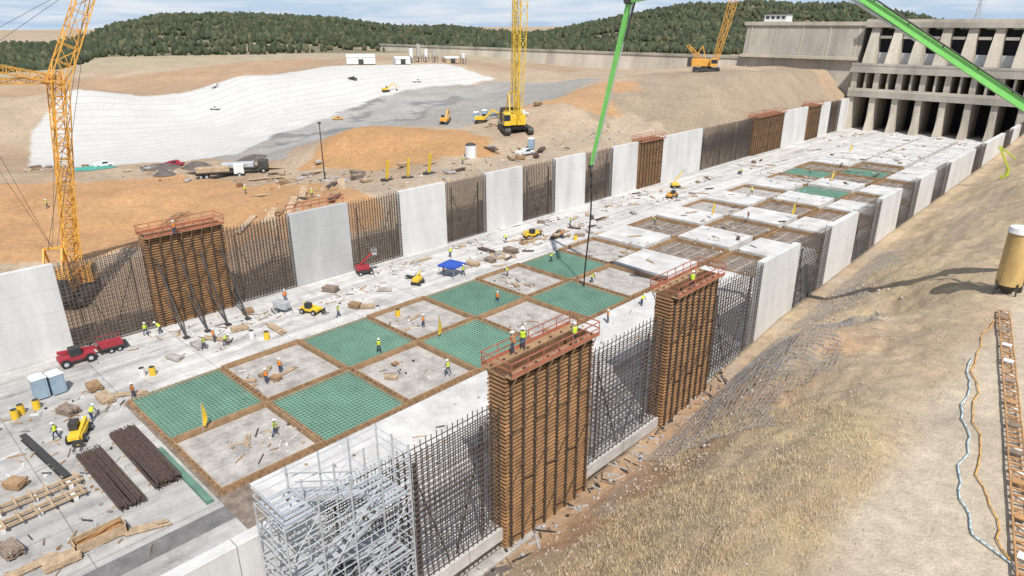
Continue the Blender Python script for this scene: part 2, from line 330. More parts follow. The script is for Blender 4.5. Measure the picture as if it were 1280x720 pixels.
def formwork(z0,hh,w,side,nm='wall_formwork'):
    r=thing(nm,'brown timber wall formwork with dark strongbacks and red top walkway','formwork',group='wall formwork towers')
    m=MB(); m.box(-.2,.0,z0,-.05,w,hh); m.box(1.05,.0,z0,1.2,w,hh); m.box(-.05,0,z0,1.05,.12,hh); m.box(-.05,w-.12,z0,1.05,w,hh); m.obj('form_panel',ply,r)
    m=MB(); n=int((hh-z0)/.30)
    for k in range(n):
        z=z0+.12+k*.30; e=random.uniform(-.04,.1)
        for x in (-.34,1.2): m.box(x,-.05-e,z,x+.14,w+.05+e,z+.11)
        m.box(-.2,-.1,z,1.2,-.01,z+.10)
    m.obj('waler',wal,r)
    m=MB(); 
    for i in range(8):
        y=.35+i*(w-.7)/7
        for x in (-.46,1.35):
            m.box(x,y-.08,z0,x+.12,y-.03,hh+.1); m.box(x,y+.03,z0,x+.12,y+.08,hh+.1)
            for k in range(9): z=z0+.6+k*(hh-z0-.7)/9; m.box(x-.03,y-.14,z,x+.17,y+.14,z+.12)
        if i<7:
            y2=.35+(i+1)*(w-.7)/7
            for k in range(3): z=z0+1+k*(hh-z0)/3.2; m.bar((1.5,y,z),(1.5,y2,z+1.6 if (i+k)%2 else z-.2),.05)
    m.obj('strongback',sback,r)
    m=MB()
    for x0,x1 in ((-.95,-.2),(1.2,1.85)):
        m.box(x0,-.05,hh-.06,x1,w+.05,hh)
        for i in range(8):
            y=.35+i*(w-.7)/7; xa=x0 if x0<0 else x1; xb=-.4 if x0<0 else 1.4
            m.bar((xa,y,hh-.1),(xb,y,hh-1.1),.06)
    m.obj('walkway',tim3,r)
    m=MB()
    for x in (-.93,1.8):
        for i in range(7):
            y=-.03+i*(w+.06)/6; m.bar((x+.03,y,hh),(x+.03,y,hh+1.05),.05)
        for z,t in ((.02,.25),(.5,.07),(.98,.08)): m.box(x,-.05,hh+z,x+.04,w+.05,hh+z+t)
    for z in (.5,.98): m.box(-.93,-.09,hh+z,1.84,-.05,hh+z+.08); m.box(-.93,w+.05,hh+z,1.84,w+.09,hh+z+.08)
    m.obj('railing',redp,r)
    if side:
        for i in range(4):
            y=.8+i*(w-1.6)/3; m=MB(); m.bar((1.5,y,hh*.75),(6.2,y,.1),.15); m.bar((1.5,y,hh*.35),(6.1,y,.1),.11); m.box(5.9,y-.3,0,6.6,y+.3,.15)
            m.obj('raker_brace',dsteel,r)
    return r
fl=formwork(0,10.8,P,True); fl2=formwork(0,9.9,P,False)
fr=formwork(-1.7,12.1,9.0,False); fr2=formwork(-2,11.7,7.9,False)
LT={-5:'r',-4:'F',-3:'r',-2:'g',-1:'r',7:'f',8:'c',9:'c',10:'r',11:'r',12:'r',13:'f',14:'f',15:'c',16:'c',17:'f',18:'c',19:'r',20:'c'}
for k in range(-9,21):
    t=LT.get(k, 'c' if k<-5 else ('c' if k%2==0 else 'r')); y=Y0+P*k; L3=(XL-1,y,0)
    if t=='c': dup(wl,L3)
    elif t=='g':
        o=dup(wl,L3,label='darker grey concrete wall panel with orange edge'); o.data=o.data.copy(); o.data.materials[0]=concg
        r=thing('edge_railing','orange guard railing along the top of a concrete wall','railing',(XL-.9,y,WH)); m=MB()
        for i in range(8): m.bar((0,.1+i*1.22,0),(0,.1+i*1.22,1.1),.07)
        m.box(-.03,0,.5,.03,P,.62); m.box(-.03,0,1.0,.03,P,1.12); m.obj('rail',redp,r)
    elif t=='r': dup(cl,L3)
    elif t=='F': dup(fl,L3)
    else: dup(fl2,L3)
PR=9.405
RT={-4:'f',-2:'f',8:'c',9:'c',10:'r',11:'c'}
for k in range(-9,19):
    t=RT.get(k,'c' if k<-5 else ('c' if k%2==0 else 'r')); y=66+PR*k
    def cur(y0,y1,src=cr): o=dup(src,(XR,y0,0)); o.scale=(1,(y1-y0)/P,1)
    if k==-4: dup(fr,(XR,27.4,0)); continue
    if k==-2: dup(fr2,(XR,47.3,0)); continue
    if k==-6: cur(y,y+4.6,wr); cur(y+4.65,y+PR); continue
    if k==-5: cur(y,27.3); continue
    if k==-3: cur(36.6,47.2); continue
    if k==-1: cur(55.3,y+PR); continue
    cur(y,y+PR,wr if t=='c' else cr)
kill(wl,wr,cl,cr,fl,fl2,fr,fr2)

# ------------------------------------------------------------ floor cells
CX=[-64.0,-54.3,-44.5,-35.0]
n=22; w=9.0; d=8.15
def edging(r,m0,hh=.42):
    m=MB(); a=w/2+.1; b_=d/2+.1
    m.box(-a-.1,-b_-.1,0,a+.1,-b_,hh); m.box(-a-.1,b_,0,a+.1,b_+.1,hh); m.box(-a-.1,-b_,0,-a,b_,hh); m.box(a,-b_,0,a+.1,b_,hh)
    for i in range(13):
        x=-a+i*2*a/12; y=-b_+i*2*b_/12
        for s in (-1,1): m.box(x-.05,s*(b_+.2)-.1,0,x+.05,s*(b_+.2)+.1,hh*.9); m.box(s*(a+.2)-.1,y-.05,0,s*(a+.2)+.1,y+.05,hh*.9)
    return m.obj('edge_form',m0,r)
def mat_obj():
    r=thing('rebar_mat','green epoxy coated rebar mat inside timber edge forms','rebar mat',group='green rebar mats on the chute floor')
    MB().box(-w/2,-d/2,.02,w/2,d/2,.08).obj('drain_layer',grn_u,r)
    m=MB()
    for z in (.16,.38):
        for i in range(n): 
            x=-w/2+.1+i*(w-.2)/(n-1); m.bar((x,-d/2,z),(x,d/2,z),.045)
            y=-d/2+.1+i*(d-.2)/(n-1); m.bar((-w/2,y,z+.05),(w/2,y,z+.05),.045)
    m.obj('bar_grid',grn,r); edging(r,tim3); return r
gm0=mat_obj()
def cell(m0,label,hh=.42):
    r=thing('floor_cell',label,'floor cell',group='unfinished floor cells'); MB().box(-w/2,-d/2,.02,w/2,d/2,.07).obj('cell_bed',m0,r)
    m=MB(); 
    for i in range(4):
        x=-w/2+1.2+i*2.2; m.box(x,-d/2+.3,.075,x+.16,d/2-.3,.10)
    m.obj('drain_strip',celg,r); edging(r,tim3,hh); return r
sg=cell(celg,'bare grey floor cell framed with brown timber',.6); sb=cell(pit,'brown unfinished floor cell with dirty timber edges',.65)
sw=MB().box(-w/2,-d/2,0,w/2,d/2,.85).obj('concrete_slab',white,bev=.03); tag(sw,'raised white concrete floor slab with clean edges','slab','concrete floor slab cells')
GREEN={(-5,0),(-4,1),(-3,0),(-2,1),(-1,0),(0,1),(1,0),(9,1),(11,0),(12,1)}
GREY={(-5,1),(-4,0),(-3,1),(-2,0),(-1,1),(0,0),(1,1)}
for k in range(-5,20):
    for c in range(3):
        x=(CX[c]+CX[c+1])/2 if c<2 else -39.2; y=Y0+P*(k+.5)
        if c==2:
            if k<3: continue
            dup(sw,(x,y,0)) if (k+c)%2==0 or k>12 else dup(sb,(x,y,0)); continue
        if (k,c) in GREEN: dup(gm0,(x,y,0))
        elif (k,c) in GREY: dup(sg,(x,y,0))
        elif (k+c)%2==1 or k>13: dup(sw,(x,y,0)) 
        elif random.random()<.45: dup(sg,(x,y,0))
        else: dup(sb,(x,y,0))
bench=MB().box(-43.9,17.2,0,-35,Y0+3*P,.5).obj('concrete_slab',white,bev=.03); tag(bench,'long raised white concrete strip beside the floor cells','slab')
o=MB().box(-54,14.1,.004,-44.4,14.6,.3).obj('concrete_kerb',grn_u); tag(o,'dark green edged kerb strip beside the slab cells','kerb')
kill(gm0,sw,sg,sb)

# ------------------------------------------------------------ dam and gates
gt=thing('spillway_gate_building','weathered concrete spillway headworks with piers and dark gate bays','dam gates',(0,0,0))
bw=(XR+2-XL)/8; xe=XL+bw*10
for i in range(11):
    x=XL+bw*i; m=MB(); m.box(x-.9,244,0,x+.9,258,10.5,0); m.hexa([(x-.9,242.6,0),(x+.9,242.6,0),(x+.9,243.98,0),(x-.9,243.98,0),(x-.5,243.8,6),(x+.5,243.8,6),(x+.9,243.98,10),(x-.9,243.98,10)]); m.obj('lower_pier',dam2,gt)
MB().box(XL-1,243.2,10.5,xe,258,12.2).obj('deck',dam,gt); MB().box(XL-1,243.2,18,xe,258,20.2).box(XL-1,243.1,20.2,xe,243.3,20.9).obj('deck',dam,gt); MB().box(XL-1,243.3,12.25,xe,243.5,13.2).obj('parapet',dam2,gt)
for i in range(21):
    x=XL+bw*i/2; wd=.8 if i%2==0 else .3; MB().box(x-wd,244.4,12.2,x+wd,257,18).obj('middle_pier',dam2,gt)
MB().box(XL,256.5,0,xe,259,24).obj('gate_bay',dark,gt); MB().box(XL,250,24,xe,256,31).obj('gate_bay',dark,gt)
for i in range(11):
    x=XL+bw*i+3; MB().hexa([(x-1.6,244,20.2),(x+1.6,244,20.2),(x+1.6,258,20.2),(x-1.6,258,20.2),(x-1.2,248,31.5),(x+1.2,248,31.5),(x+1.2,258,31.5),(x-1.2,258,31.5)]).obj('upper_pier',dam2,gt)
for i in range(10):
    x=XL+bw*(i+.5)+3; MB().box(x-1.7,248.6,20.2,x+1.7,249.4,24).obj('radial_gate',steel,gt); MB().box(x-1.7,247.5,28.2,x+1.7,248.2,29).obj('hoist_beam',dam,gt)
MB().box(XL,246.8,31.5,xe,259,33.0).obj('top_deck',dam,gt); MB().box(XL,246.8,33.0,xe,247.1,33.9).obj('parapet',dam2,gt)
dw=thing('dam_abutment','tall pale concrete abutment wall beside the gates','dam wall')
MB().hexa([(-121,246,5),(-80.5,246,5),(-80.5,262,5),(-121,262,5),(-121,250,32),(-80.5,250,32),(-80.5,262,32),(-121,262,32)]).obj('wall',dam,dw)
MB().box(-122,249.4,32,-76,262,33.2).obj('parapet',dam2,dw); MB().box(-121,246.5,21.4,-80.6,248.2,22.4).obj('ledge',dam2,dw)
for i in range(5): MB().bar((-119+i*9.2,246.3,8),(-119+i*9.2,249.9,32),.3,.2).obj('rib',dam2,dw)
lw=thing('long_dam_wall','long low pale concrete dam wall running along the horizon','dam wall')
for i in range(14):
    x0=-121-i*16; MB().hexa([(x0-15.9,248,4),(x0,248,4),(x0,258,4),(x0-15.9,258,4),(x0-15.9,251,20.5),(x0,251,20.5),(x0,258,20.5),(x0-15.9,258,20.5)]).obj('wall_block',dam2,lw)
MB().box(-346,250.6,20.5,-121,251,21.5).obj('parapet',dam,lw)
hb=thing('control_house','small white control house with windows on the dam crest','building',(-116,252,33.2))
MB().box(0,0,0,8,5,2.4).obj('wall',whi,hb); MB().box(-.4,-.4,2.4,8.4,5.4,2.7).obj('roof',dsteel,hb)
for i in range(4): MB().box(.6+i*1.9,-.04,.9,1.8+i*1.9,0.02,1.8).obj('window',glass,hb)
py=thing('transmission_pylon','small steel lattice pylon standing on the dam crest','pylon',(-51,254,33.0)); MB().lattice((0,0,0),(0,0,6.5),1.6,.3,6,.08).bar((-1.8,0,5),(1.8,0,5),.1).bar((-1.3,0,6),(1.3,0,6),.1).obj('tower',steel,py)

# ------------------------------------------------------------ stair tower
stt=thing('scaffold_stair_tower','silver tube scaffold stair tower against the wall end','scaffold',(-26.9,10.6,-2.0)); m=MB(); m3=MB()
nx,ny,nl=2,4,8; dx,dy,dz=1.4,1.75,1.95
for i in range(nx+1):
    for j_ in range(ny+1):
        m.cyl((i*dx,j_*dy,0),(i*dx,j_*dy,dz*(nl-1)+(1.4 if j_>0 else .3)),.05,n=6)
for l in range(nl):
    z=l*dz+.2
    for i in range(nx+1): 
        for zz in ((0,.5,1.0) if i!=1 else (0,)): m.cyl((i*dx,0,z+zz),(i*dx,ny*dy,z+zz),.03,n=5)
    for j_ in range(ny+1):
        for zz in ((0,.5,1.0) if j_ in (0,ny) else (0,)): m.cyl((0,j_*dy,z+zz),(nx*dx,j_*dy,z+zz),.03,n=5)
    if l<nl-1:
        for x in (0,nx*dx):
            for j_ in ((l%ny),((l+2)%ny)): m.cyl((x,j_*dy,z),(x,(j_+1)*dy,z+dz),.03,n=5)
        m.cyl((0,0,z),(nx*dx,0,z+dz) if l%2 else (dx,0,z+dz),.03,n=5)
    a_=.1 if l%2 else (ny-1)*dy+.1; m2=MB(); m2.box(.1,a_,z+.02,nx*dx-.1,a_+.05,z+.09); m2.box(.1,a_+dy-.25,z+.02,nx*dx-.1,a_+dy-.2,z+.09)
    for q_ in range(6): m2.box(.12+q_*.45,a_+.05,z+.05,.12+q_*.45+.25,a_+dy-.25,z+.085)
    m2.obj('landing',steel,stt)
    if l<nl-1:
        ya,yb=(dy*.9,ny*dy-dy*.9) if l%2 else (ny*dy-dy*.9,dy*.9); xa=dx*1.12 if l%2 else dx*.12
        for x in (xa,xa+.95): m3.bar((x,ya,z),(x,yb,z+dz),.06,.26); m3.bar((x,ya,z+1),(x,yb,z+dz+1),.05)
        for s in range(9):
            t=(s+.5)/9; m3.box(xa+.03,ya+(yb-ya)*t-.14,z+dz*t-.02,xa+.92,ya+(yb-ya)*t+.14,z+dz*t+.02)
m.obj('tube_frame',steel,stt); m3.obj('stair',steel,stt)

# ------------------------------------------------------------ cranes
def crawler(name,label,loc,rz,colm,boom,mast,bw_=1.6,sc=1.0,hook=None):
    r=thing(name,label,'crane',loc,0,None)
    def sub(mb,nm,ms,bev=0):
        o=mb.obj(nm,ms,r,bev=bev); o.rotation_euler=(0,0,rz); o.scale=(sc,sc,sc); return o
    for s in (-1,1):
        m=MB(); m.box(-3.4,s*2.2-.5,.25,3.4,s*2.2+.5,1.05); 
        for x in (-3.4,3.4): m.cyl((x,s*2.2-.5,.65),(x,s*2.2+.5,.65),.62,n=14)
        for i in range(22):
            x=-3.5+i*.333; m.box(x,s*2.2-.55,1.06,x+.2,s*2.2+.55,1.16); m.box(x,s*2.2-.55,0.0,x+.2,s*2.2+.55,.12)
        sub(m,'track',dsteel)
    sub(MB().box(-1.6,-1.8,.6,1.6,1.8,1.3).cyl((0,0,1.3),(0,0,1.6),1.4,n=18),'car_body',dsteel)
    sub(MB().box(-4.4,-1.5,1.6,2.4,1.5,3.5).box(-4.2,-1.3,3.5,-.5,1.3,3.7),'machinery_house',colm,.08)
    sub(MB().box(-5.6,-2,1.5,-4.4,2,3.6).box(-5.5,-1.9,3.62,-4.5,1.9,4.1),'counterweight',dsteel,.06)
    sub(MB().box(1.0,-2.75,1.6,3.0,-1.55,3.9),'cab',colm,.08)
    sub(MB().box(1.3,-2.78,2.5,3.03,-1.6,3.6),'cab_window',glass)
    sub(MB().bar((-4,-1,3.5),(-1.5,-1,7.2),.2).bar((-4,1,3.5),(-1.5,1,7.2),.2).bar((-.3,-1,3.5),(-1.5,-1,7.2),.2).bar((-.3,1,3.5),(-1.5,1,7.2),.2).bar((-1.5,-1,7.2),(-1.5,1,7.2),.25),'gantry',colm)
    b0=Vector((math.cos(rz)*2.2*sc,math.sin(rz)*2.2*sc,1.9*sc)); pv=b0
    bmx=MB(); 
    for i,q in enumerate(boom):
        q=Vector(q); n=max(4,int((q-pv).length/(bw_*1.0))); bmx.lattice(pv,q,bw_*(.6 if i==0 else 1),bw_*(.9 if i==len(boom)-1 else 1),n,.085); pv=q
    bmx.obj('lattice_boom',colm,r)
    for q in mast:
        a,b_,ww=q; MB().lattice(a,b_,ww,ww*.6,max(4,int((Vector(a)-Vector(b_)).length/1.4)),.08).obj('mast',colm,r)
    m=MB(); g0=Vector((math.cos(rz)*-1.5*sc,math.sin(rz)*-1.5*sc,7.2*sc))
    for e in (-.5,.5): m.bar(g0+Vector((0,e,0)),Vector(boom[-1])+Vector((0,e*.4,0)),.04)
    for q in mast: m.bar(q[1],boom[-1],.04); m.bar(q[1],g0,.04)
    m.obj('pendant_line',dsteel,r)
    return r
crawler('crawler_crane','orange-yellow lattice boom crane standing behind the rebar wall',(-97,19.5,0),2.6,ora,[(-1.5,4.6,26.5),(-1.5,10.5,38)],[((-1.5,4.6,26.5),(1,-6,29.5),1.0),((-1.5,4.6,26.5),(1,-7,27.0),.7),((0,1,3),(-1.5,4.6,27.5),1.7)],1.9,1.0)
zc=hz(-106,112)
crawler('crawler_crane','yellow crawler crane with upright lattice boom on an earth pad',(-106,112,zc),-.6,yel,[(2.2,-.8,24),(3.5,-1,50)],[((-2,2,5),(-3,3,33),1.2)],2.0,1.15)
zc=hz(-106,195)
crawler('crawler_crane','orange crawler crane with raised lattice boom on a dirt mound',(-106,195,zc),.5,ora,[(5,3,20),(8,4,32)],[((-1,-1,3),(-4.5,-4,7.5),1.2)],1.9,1.0)

# ------------------------------------------------------------ pump booms
def wheels(r,pos,rad,wd):
    for x,y in pos:
        m=MB().cyl((x,y-wd/2,rad),(x,y+wd/2,rad),rad,n=16); o=m.obj('wheel',rub,r)
        MB().cyl((x,y-wd/2-.01,rad),(x,y+wd/2+.01,rad),rad*.5,n=10).obj('rim',steel,o)
def boomseg(m,p,q,a,b_): m.bar(p,q,a,a*1.15,0,b_,b_*1.15)
pa=thing('concrete_pump_boom','bright green folding pump boom with black hose hanging over the slab','concrete pump',(-51.2,67.7,0)); 
J=[(0,0,16.4),(4.5,-.2,35.2),(14.5,-4,36.2),(32,-6,37.5)]
m=MB(); boomseg(m,J[0],J[1],.28,.45); m.obj('arm',grnp,pa)
m=MB(); boomseg(m,J[1],J[2],.45,.55); m.obj('arm',grnp,pa); m=MB(); boomseg(m,J[2],J[3],.55,.65); m.obj('arm',grnp,pa)
MB().cyl((4.5,-.8,35.2),(4.5,.5,35.2),.4,n=14).bar((4.0,0,31),(5.4,-.5,35),.14).obj('elbow',dsteel,pa); MB().cyl((0,-.3,16.4),(0,.3,16.4),.22,n=12).obj('tip_joint',dsteel,pa)
MB().cyl((.3,.25,16.6),(4.8,.1,35),.07,n=8).obj('delivery_pipe',steel,pa)
m=MB(); pr=(0,0,16.4)
for i in range(1,13):
    t=i/12; q=(.25*math.sin(t*5),.1*math.sin(t*4),16.4-16.3*t); m.cyl(pr,q,.1,n=8); pr=q
m.obj('rubber_hose',rub,pa,smooth=True)
pb=thing('concrete_pump_truck','concrete pump truck with thick bright green boom over the dirt bank','concrete pump',(0,0,0))
q0,q1=Vector((-25.5,61.4,37.8)),Vector((2,77.5,18.6))
m=MB(); boomseg(m,q0,q1,.48,.72); m.obj('arm',grnp,pb)
m=MB(); off=Vector((.22,-.38,.45)); m.cyl(q0+off,q1+off,.07,n=8)
for i in range(12): c=q0.lerp(q1,i/11); m.bar(c,c+off*1.1,.08)
m.obj('delivery_pipe',dsteel,pb)
m=MB().cyl(q0.lerp(q1,.1)+Vector((0,0,-.6)),q0.lerp(q1,.3)+Vector((0,0,-.45)),.12,n=10).cyl(q0+Vector((-.6,-.3,-.3)),q0+Vector((.6,.3,-.3)),.4,n=12); m.obj('hydraulic_ram',steel,pb)
MB().cyl((2,77.5,10.8),(2,77.5,19.0),.55,n=14).obj('pedestal',grnp,pb); MB().box(-4.6,76,11.3,4.4,78.8,12.2).box(-4.4,76.2,12.2,.8,78.6,14.2).obj('chassis',grnp,pb,bev=.05); MB().box(4.5,76.1,11.2,6.6,78.7,13.8).obj('cab',whi,pb,bev=.1)  # unseen truck under the boom, body added to cast shade on the bank
m=MB(); [m.bar((a,77.4,11.7),(a+s*.5,77.4+s*4.2,11.4),.3).bar((a+s*.5,77.4+s*4.2,11.5),(a+s*.5,77.4+s*4.2,10.1),.25) for a in (-3.5,3.2) for s in (-1,1)]; m.obj('outrigger',dsteel,pb)
for x in (-3.4,-2.2,2.2,5.4):
    for y in (76.1,78.7): MB().cyl((x,y-.2,10.75),(x,y+.2,10.75),.55,n=16).obj('wheel',rub,pb)
pc=thing('placing_boom','small yellow-green placing boom standing on top of the bank','concrete pump',(-19.5,147,hz(-19.5,147)))
MB().cyl((0,0,-.3),(0,0,1.6),.28,n=12).box(-.8,-.8,-.2,.8,.8,.3).obj('pedestal',limed,pc); MB().bar((0,0,1.6),(-2,-1,5.4),.35,.35,0,.25,.25).bar((-2,-1,5.4),(.4,2.4,3.0),.25,.25,0,.2,.2).obj('arm',limed,pc)

# ------------------------------------------------------------ machines
def boomlift(colm,label,loc,rz,up=.5,ln=5,sc=1):
    r=thing('boom_lift',label,'lift machine',loc,rz); MB().box(-1.5,-1,.45,1.5,1,.95).obj('chassis',dsteel,r,bev=.05)
    wheels(r,[(-1.1,-1.05),(-1.1,1.05),(1.1,-1.05),(1.1,1.05)],.45,.35)
    MB().box(-1.7,-.8,1.0,.9,.8,1.9).obj('turret',colm,r,bev=.08)
    q=(math.cos(up)*ln-1,0,1.9+math.sin(up)*ln); m=MB(); m.bar((-1,0,1.9),q,.3,.35); m.obj('boom_arm',colm,r)
    m=MB(); x,z=q[0],q[2]-.3
    for a in (0,.9):
        for b_ in (-.6,.6): m.bar((x+a,b_,z),(x+a,b_,z+1.1),.06)
    for zz in (.55,1.1): m.bar((x,-.6,z+zz),(x+.9,-.6,z+zz),.05);m.bar((x,.6,z+zz),(x+.9,.6,z+zz),.05);m.bar((x,-.6,z+zz),(x,.6,z+zz),.05);m.bar((x+.9,-.6,z+zz),(x+.9,.6,z+zz),.05)
    m.box(x,-.6,z,x+.9,.6,z+.08); m.obj('basket',steel,r); r.scale=(sc,)*3; return r
def loader(colm,label,loc,rz,sc=1,name='telehandler'):
    r=thing(name,label,'forklift',loc,rz); MB().box(-2.2,-.9,.7,2.2,.9,1.4).obj('chassis',colm,r,bev=.08)
    wheels(r,[(-1.5,-1),(-1.5,1),(1.5,-1),(1.5,1)],.6,.45)
    MB().box(-.8,-1.0,1.4,.6,.1,2.6).obj('cab',dsteel,r,bev=.06); MB().box(-.7,-1.03,1.7,.5,.13,2.4).obj('window',glass,r)
    MB().bar((-2,.5,1.9),(2.6,.5,1.3),.4,.45).bar((2.6,.5,1.3),(3,.5,.5),.3).obj('boom_arm',colm,r)
    MB().box(3,-.2,.3,3.1,1.2,1.3).box(3.1,0,.3,4.2,.15,.38).box(3.1,.85,.3,4.2,1.0,.38).obj('fork',dsteel,r); r.scale=(sc,)*3; return r
def excav(colm,label,loc,rz,sc=1,group=None):
    r=thing('excavator',label,'excavator',loc,rz,group)
    for s in (-1,1):
        m=MB().box(-1.7,s*1.1-.3,.1,1.7,s*1.1+.3,.9)
        for x in (-1.7,1.7): m.cyl((x,s*1.1-.3,.5),(x,s*1.1+.3,.5),.45,n=12)
        m.obj('track',dsteel,r)
    MB().box(-2.2,-1.3,1.1,1.3,1.3,2.2).obj('house',colm,r,bev=.1); MB().box(.2,.3,2.2,1.3,1.3,3.0).obj('cab',glass,r,bev=.05)
    MB().bar((1.2,-.3,1.8),(4,-.3,4.4),.45,.6).bar((4,-.3,4.4),(6.2,-.3,3.4),.4,.5).obj('boom',colm,r)
    MB().bar((6.2,-.3,3.5),(6.6,-.3,1.2),.35,.4).obj('stick',colm,r)
    MB().hexa([(6.0,-.8,.2),(7.1,-.8,.5),(7.1,.3,.5),(6.0,.3,.2),(6.3,-.8,1.3),(6.9,-.8,1.3),(6.9,.3,1.3),(6.3,.3,1.3)]).obj('bucket',dsteel,r)
    r.scale=(sc,sc,sc); return r
def pickup(colm,label,loc,rz,group='parked site trucks'):
    r=thing('pickup_truck',label,'truck',loc,rz,group)
    MB().box(-2.7,-.95,.5,2.7,.95,1.1).box(-2.7,-.95,1.1,-.6,-.85,1.4).box(-2.7,.85,1.1,-.6,.95,1.4).obj('body',colm,r,bev=.08)
    MB().hexa([(-.6,-.9,1.1),(1.4,-.9,1.1),(1.4,.9,1.1),(-.6,.9,1.1),(-.4,-.8,1.85),(.8,-.8,1.85),(.8,.8,1.85),(-.4,.8,1.85)]).obj('cab',colm,r,bev=.05)
    MB().hexa([(-.5,-.93,1.2),(1.3,-.93,1.2),(1.3,.93,1.2),(-.5,.93,1.2),(-.36,-.83,1.72),(.86,-.83,1.72),(.86,.83,1.72),(-.36,.83,1.72)]).obj('window',glass,r)
    wheels(r,[(-1.7,-.9),(-1.7,.9),(1.7,-.9),(1.7,.9)],.4,.25); return r
def flatbed(colm,label,loc,rz,load=None,group='parked site trucks'):
    r=thing('flatbed_truck',label,'truck',loc,rz,group)
    MB().box(2.6,-1.15,.7,4.6,1.15,2.6).obj('cab',colm,r,bev=.12); MB().box(3.6,-1.0,1.6,4.63,1.18,2.3).obj('window',glass,r)
    MB().box(-5,-1.2,1.1,2.4,1.2,1.3).box(-4.8,-.5,.7,3,.5,1.1).obj('bed',dsteel,r)
    wheels(r,[(x,y) for x in (-3.8,-2.7,3.6) for y in (-1,1)],.5,.3)
    if load: MB().box(-4.6,-1,1.3,1.8,1,2.3).obj('load',load,r,bev=.1)
    return r
loader(yel,'yellow and black telehandler beside crew on slab',(-61,10.5,0),-.5,.62)
boomlift(red,'red boom lift raised beside a rebar curtain',(-77.4,51,0),1.2,.7,3.5,.7)
loader(red,'red telehandler parked below the wall',(-76.5,14.6,0),1.55,.75); 
gx=thing('equipment_trailer','dark red equipment trailer with rack below the wall','trailer',(-77,18.2,0),1.5); MB().box(-1.8,-.9,.6,1.8,.9,.8).obj('bed',dsteel,gx); MB().box(-1.6,-.8,.8,1.2,.8,1.3).bar((-1.6,-.8,1.3),(-1.6,-.8,2.0),.06).bar((1.2,-.8,1.3),(1.2,-.8,2.0),.06).bar((-1.6,-.8,2.0),(1.2,-.8,2.0),.06).bar((-1.6,.8,1.3),(-1.6,.8,2.0),.06).bar((1.2,.8,1.3),(1.2,.8,2.0),.06).bar((-1.6,.8,2.0),(1.2,.8,2.0),.06).obj('rack',red,gx); wheels(gx,[(-.4,-1),(-.4,1),(.6,-1),(.6,1)],.35,.22); gx.scale=(.8,)*3
loader(yel,'yellow telehandler on the chute slab',(-70.5,38.3,0),.4,.55); boomlift(yel,'yellow lift next to blue canopy',(-68.8,53.6,0),2,.3,3,.55); boomlift(whi,'small white lift with raised basket',(-71,54.5,0),.3,.9,3,.55)
loader(yel,'yellow telehandler among stacked timber',(-72,80,0),1.3,.6); boomlift(yel,'yellow lift beside the far wall',(-74,128,0),1,.9,5,.6); loader(ora,'orange telehandler on slab',(-70,120,0),1.6,.6)
g_=thing('generator_trailer','grey towable generator on the slab','generator',(-73.5,36.2,0),.3); MB().box(-1.3,-.7,.6,1.3,.7,1.8).obj('housing',steel,g_,bev=.08); wheels(g_,[(-.3,-.75),(-.3,.75)],.35,.2); MB().bar((1.3,0,.7),(2.4,0,.5),.1).obj('tow_bar',dsteel,g_); g_.scale=(.75,)*3
excav(yel,'yellow excavator working near the crane pad',(-121,116,hz(-121,116)),.6,.7); excav(ora,'orange excavator on the haul pad',(-131,113,hz(-131,113)),2.2,.7)
excav(yel,'small yellow excavator on the white slope',(-205,150,hz(-205,150)),1.2,.6); 
flatbed(whi,'white flatbed truck loaded with crates',(-141,60,hz(-141,60)),1.1,tim2); flatbed(dsteel,'dark flatbed truck with equipment on bed',(-140,65,hz(-140,65)),1.0,steel)
for (x,y,c,a) in [(-227,98,whi,.6),(-240,105,whi,2),(-219,146,dsteel,.5),(-165,60,red,.6),(-175,48,whi,1.5),(-208,33,dsteel,.6),(-92,100,whi,1.5),(-112,120,whi,.2),(-206,165,whi,1.1),(-190,120,ora,.9)]:
    o=pickup(c,('white' if c is whi else 'dark grey' if c is dsteel else 'red' if c is red else 'orange')+' pickup truck parked on the dirt yard',(x,y,hz(x,y)),a); o.scale=(.6 if x<-185 else .75,)*3

# small props
def toilet():
    r=thing('portable_toilet','grey-blue portable toilet standing on the slab','toilet',group='portable toilets')
    MB().box(-.6,-.6,.1,.6,.6,2.1).obj('body',teal,r,bev=.04); MB().hexa([(-.65,-.65,2.1),(.65,-.65,2.1),(.65,.65,2.1),(-.65,.65,2.1),(-.45,-.45,2.35),(.45,-.45,2.35),(.45,.45,2.35),(-.45,.45,2.35)]).obj('roof',whi,r)
    MB().box(.6,-.42,.15,.64,.42,2.0).obj('door',teal,r,bev=.01); return r
t0=toilet(); t0.location=(-71,10.1,0); dup(t0,(-70.9,11.45,0),.1,.97)
for x,y in [(-125,118),(-124,120),(-94,104)]: dup(t0,(x,y,hz(x,y)),.5)
def drum(c,l):
    r=thing('steel_drum',l,'drum',group='site drums'); m=MB().cyl((0,0,0),(0,0,.9),.3,n=14); 
    for z in (.02,.3,.6,.86): m.cyl((0,0,z),(0,0,z+.03),.32,n=14)
    m.obj('shell',c,r); MB().cyl((0,0,.9),(0,0,.93),.27,n=12).obj('lid',dsteel,r); return r
dy_=drum(yel,'yellow drum standing on the slab'); dy_.location=(-69,8,0); 
for x,y in [(-69,9.2),(-68,19),(-68.4,7.4),(-67.5,31),(-62,45),(-66,84)]: dup(dy_,(x,y,0))
dw_=drum(whi,'white drum on the slab'); dw_.location=(-69,30,0); dup(dw_,(-64.6,44,0)); dup(dw_,(-68.5,18.2,0))
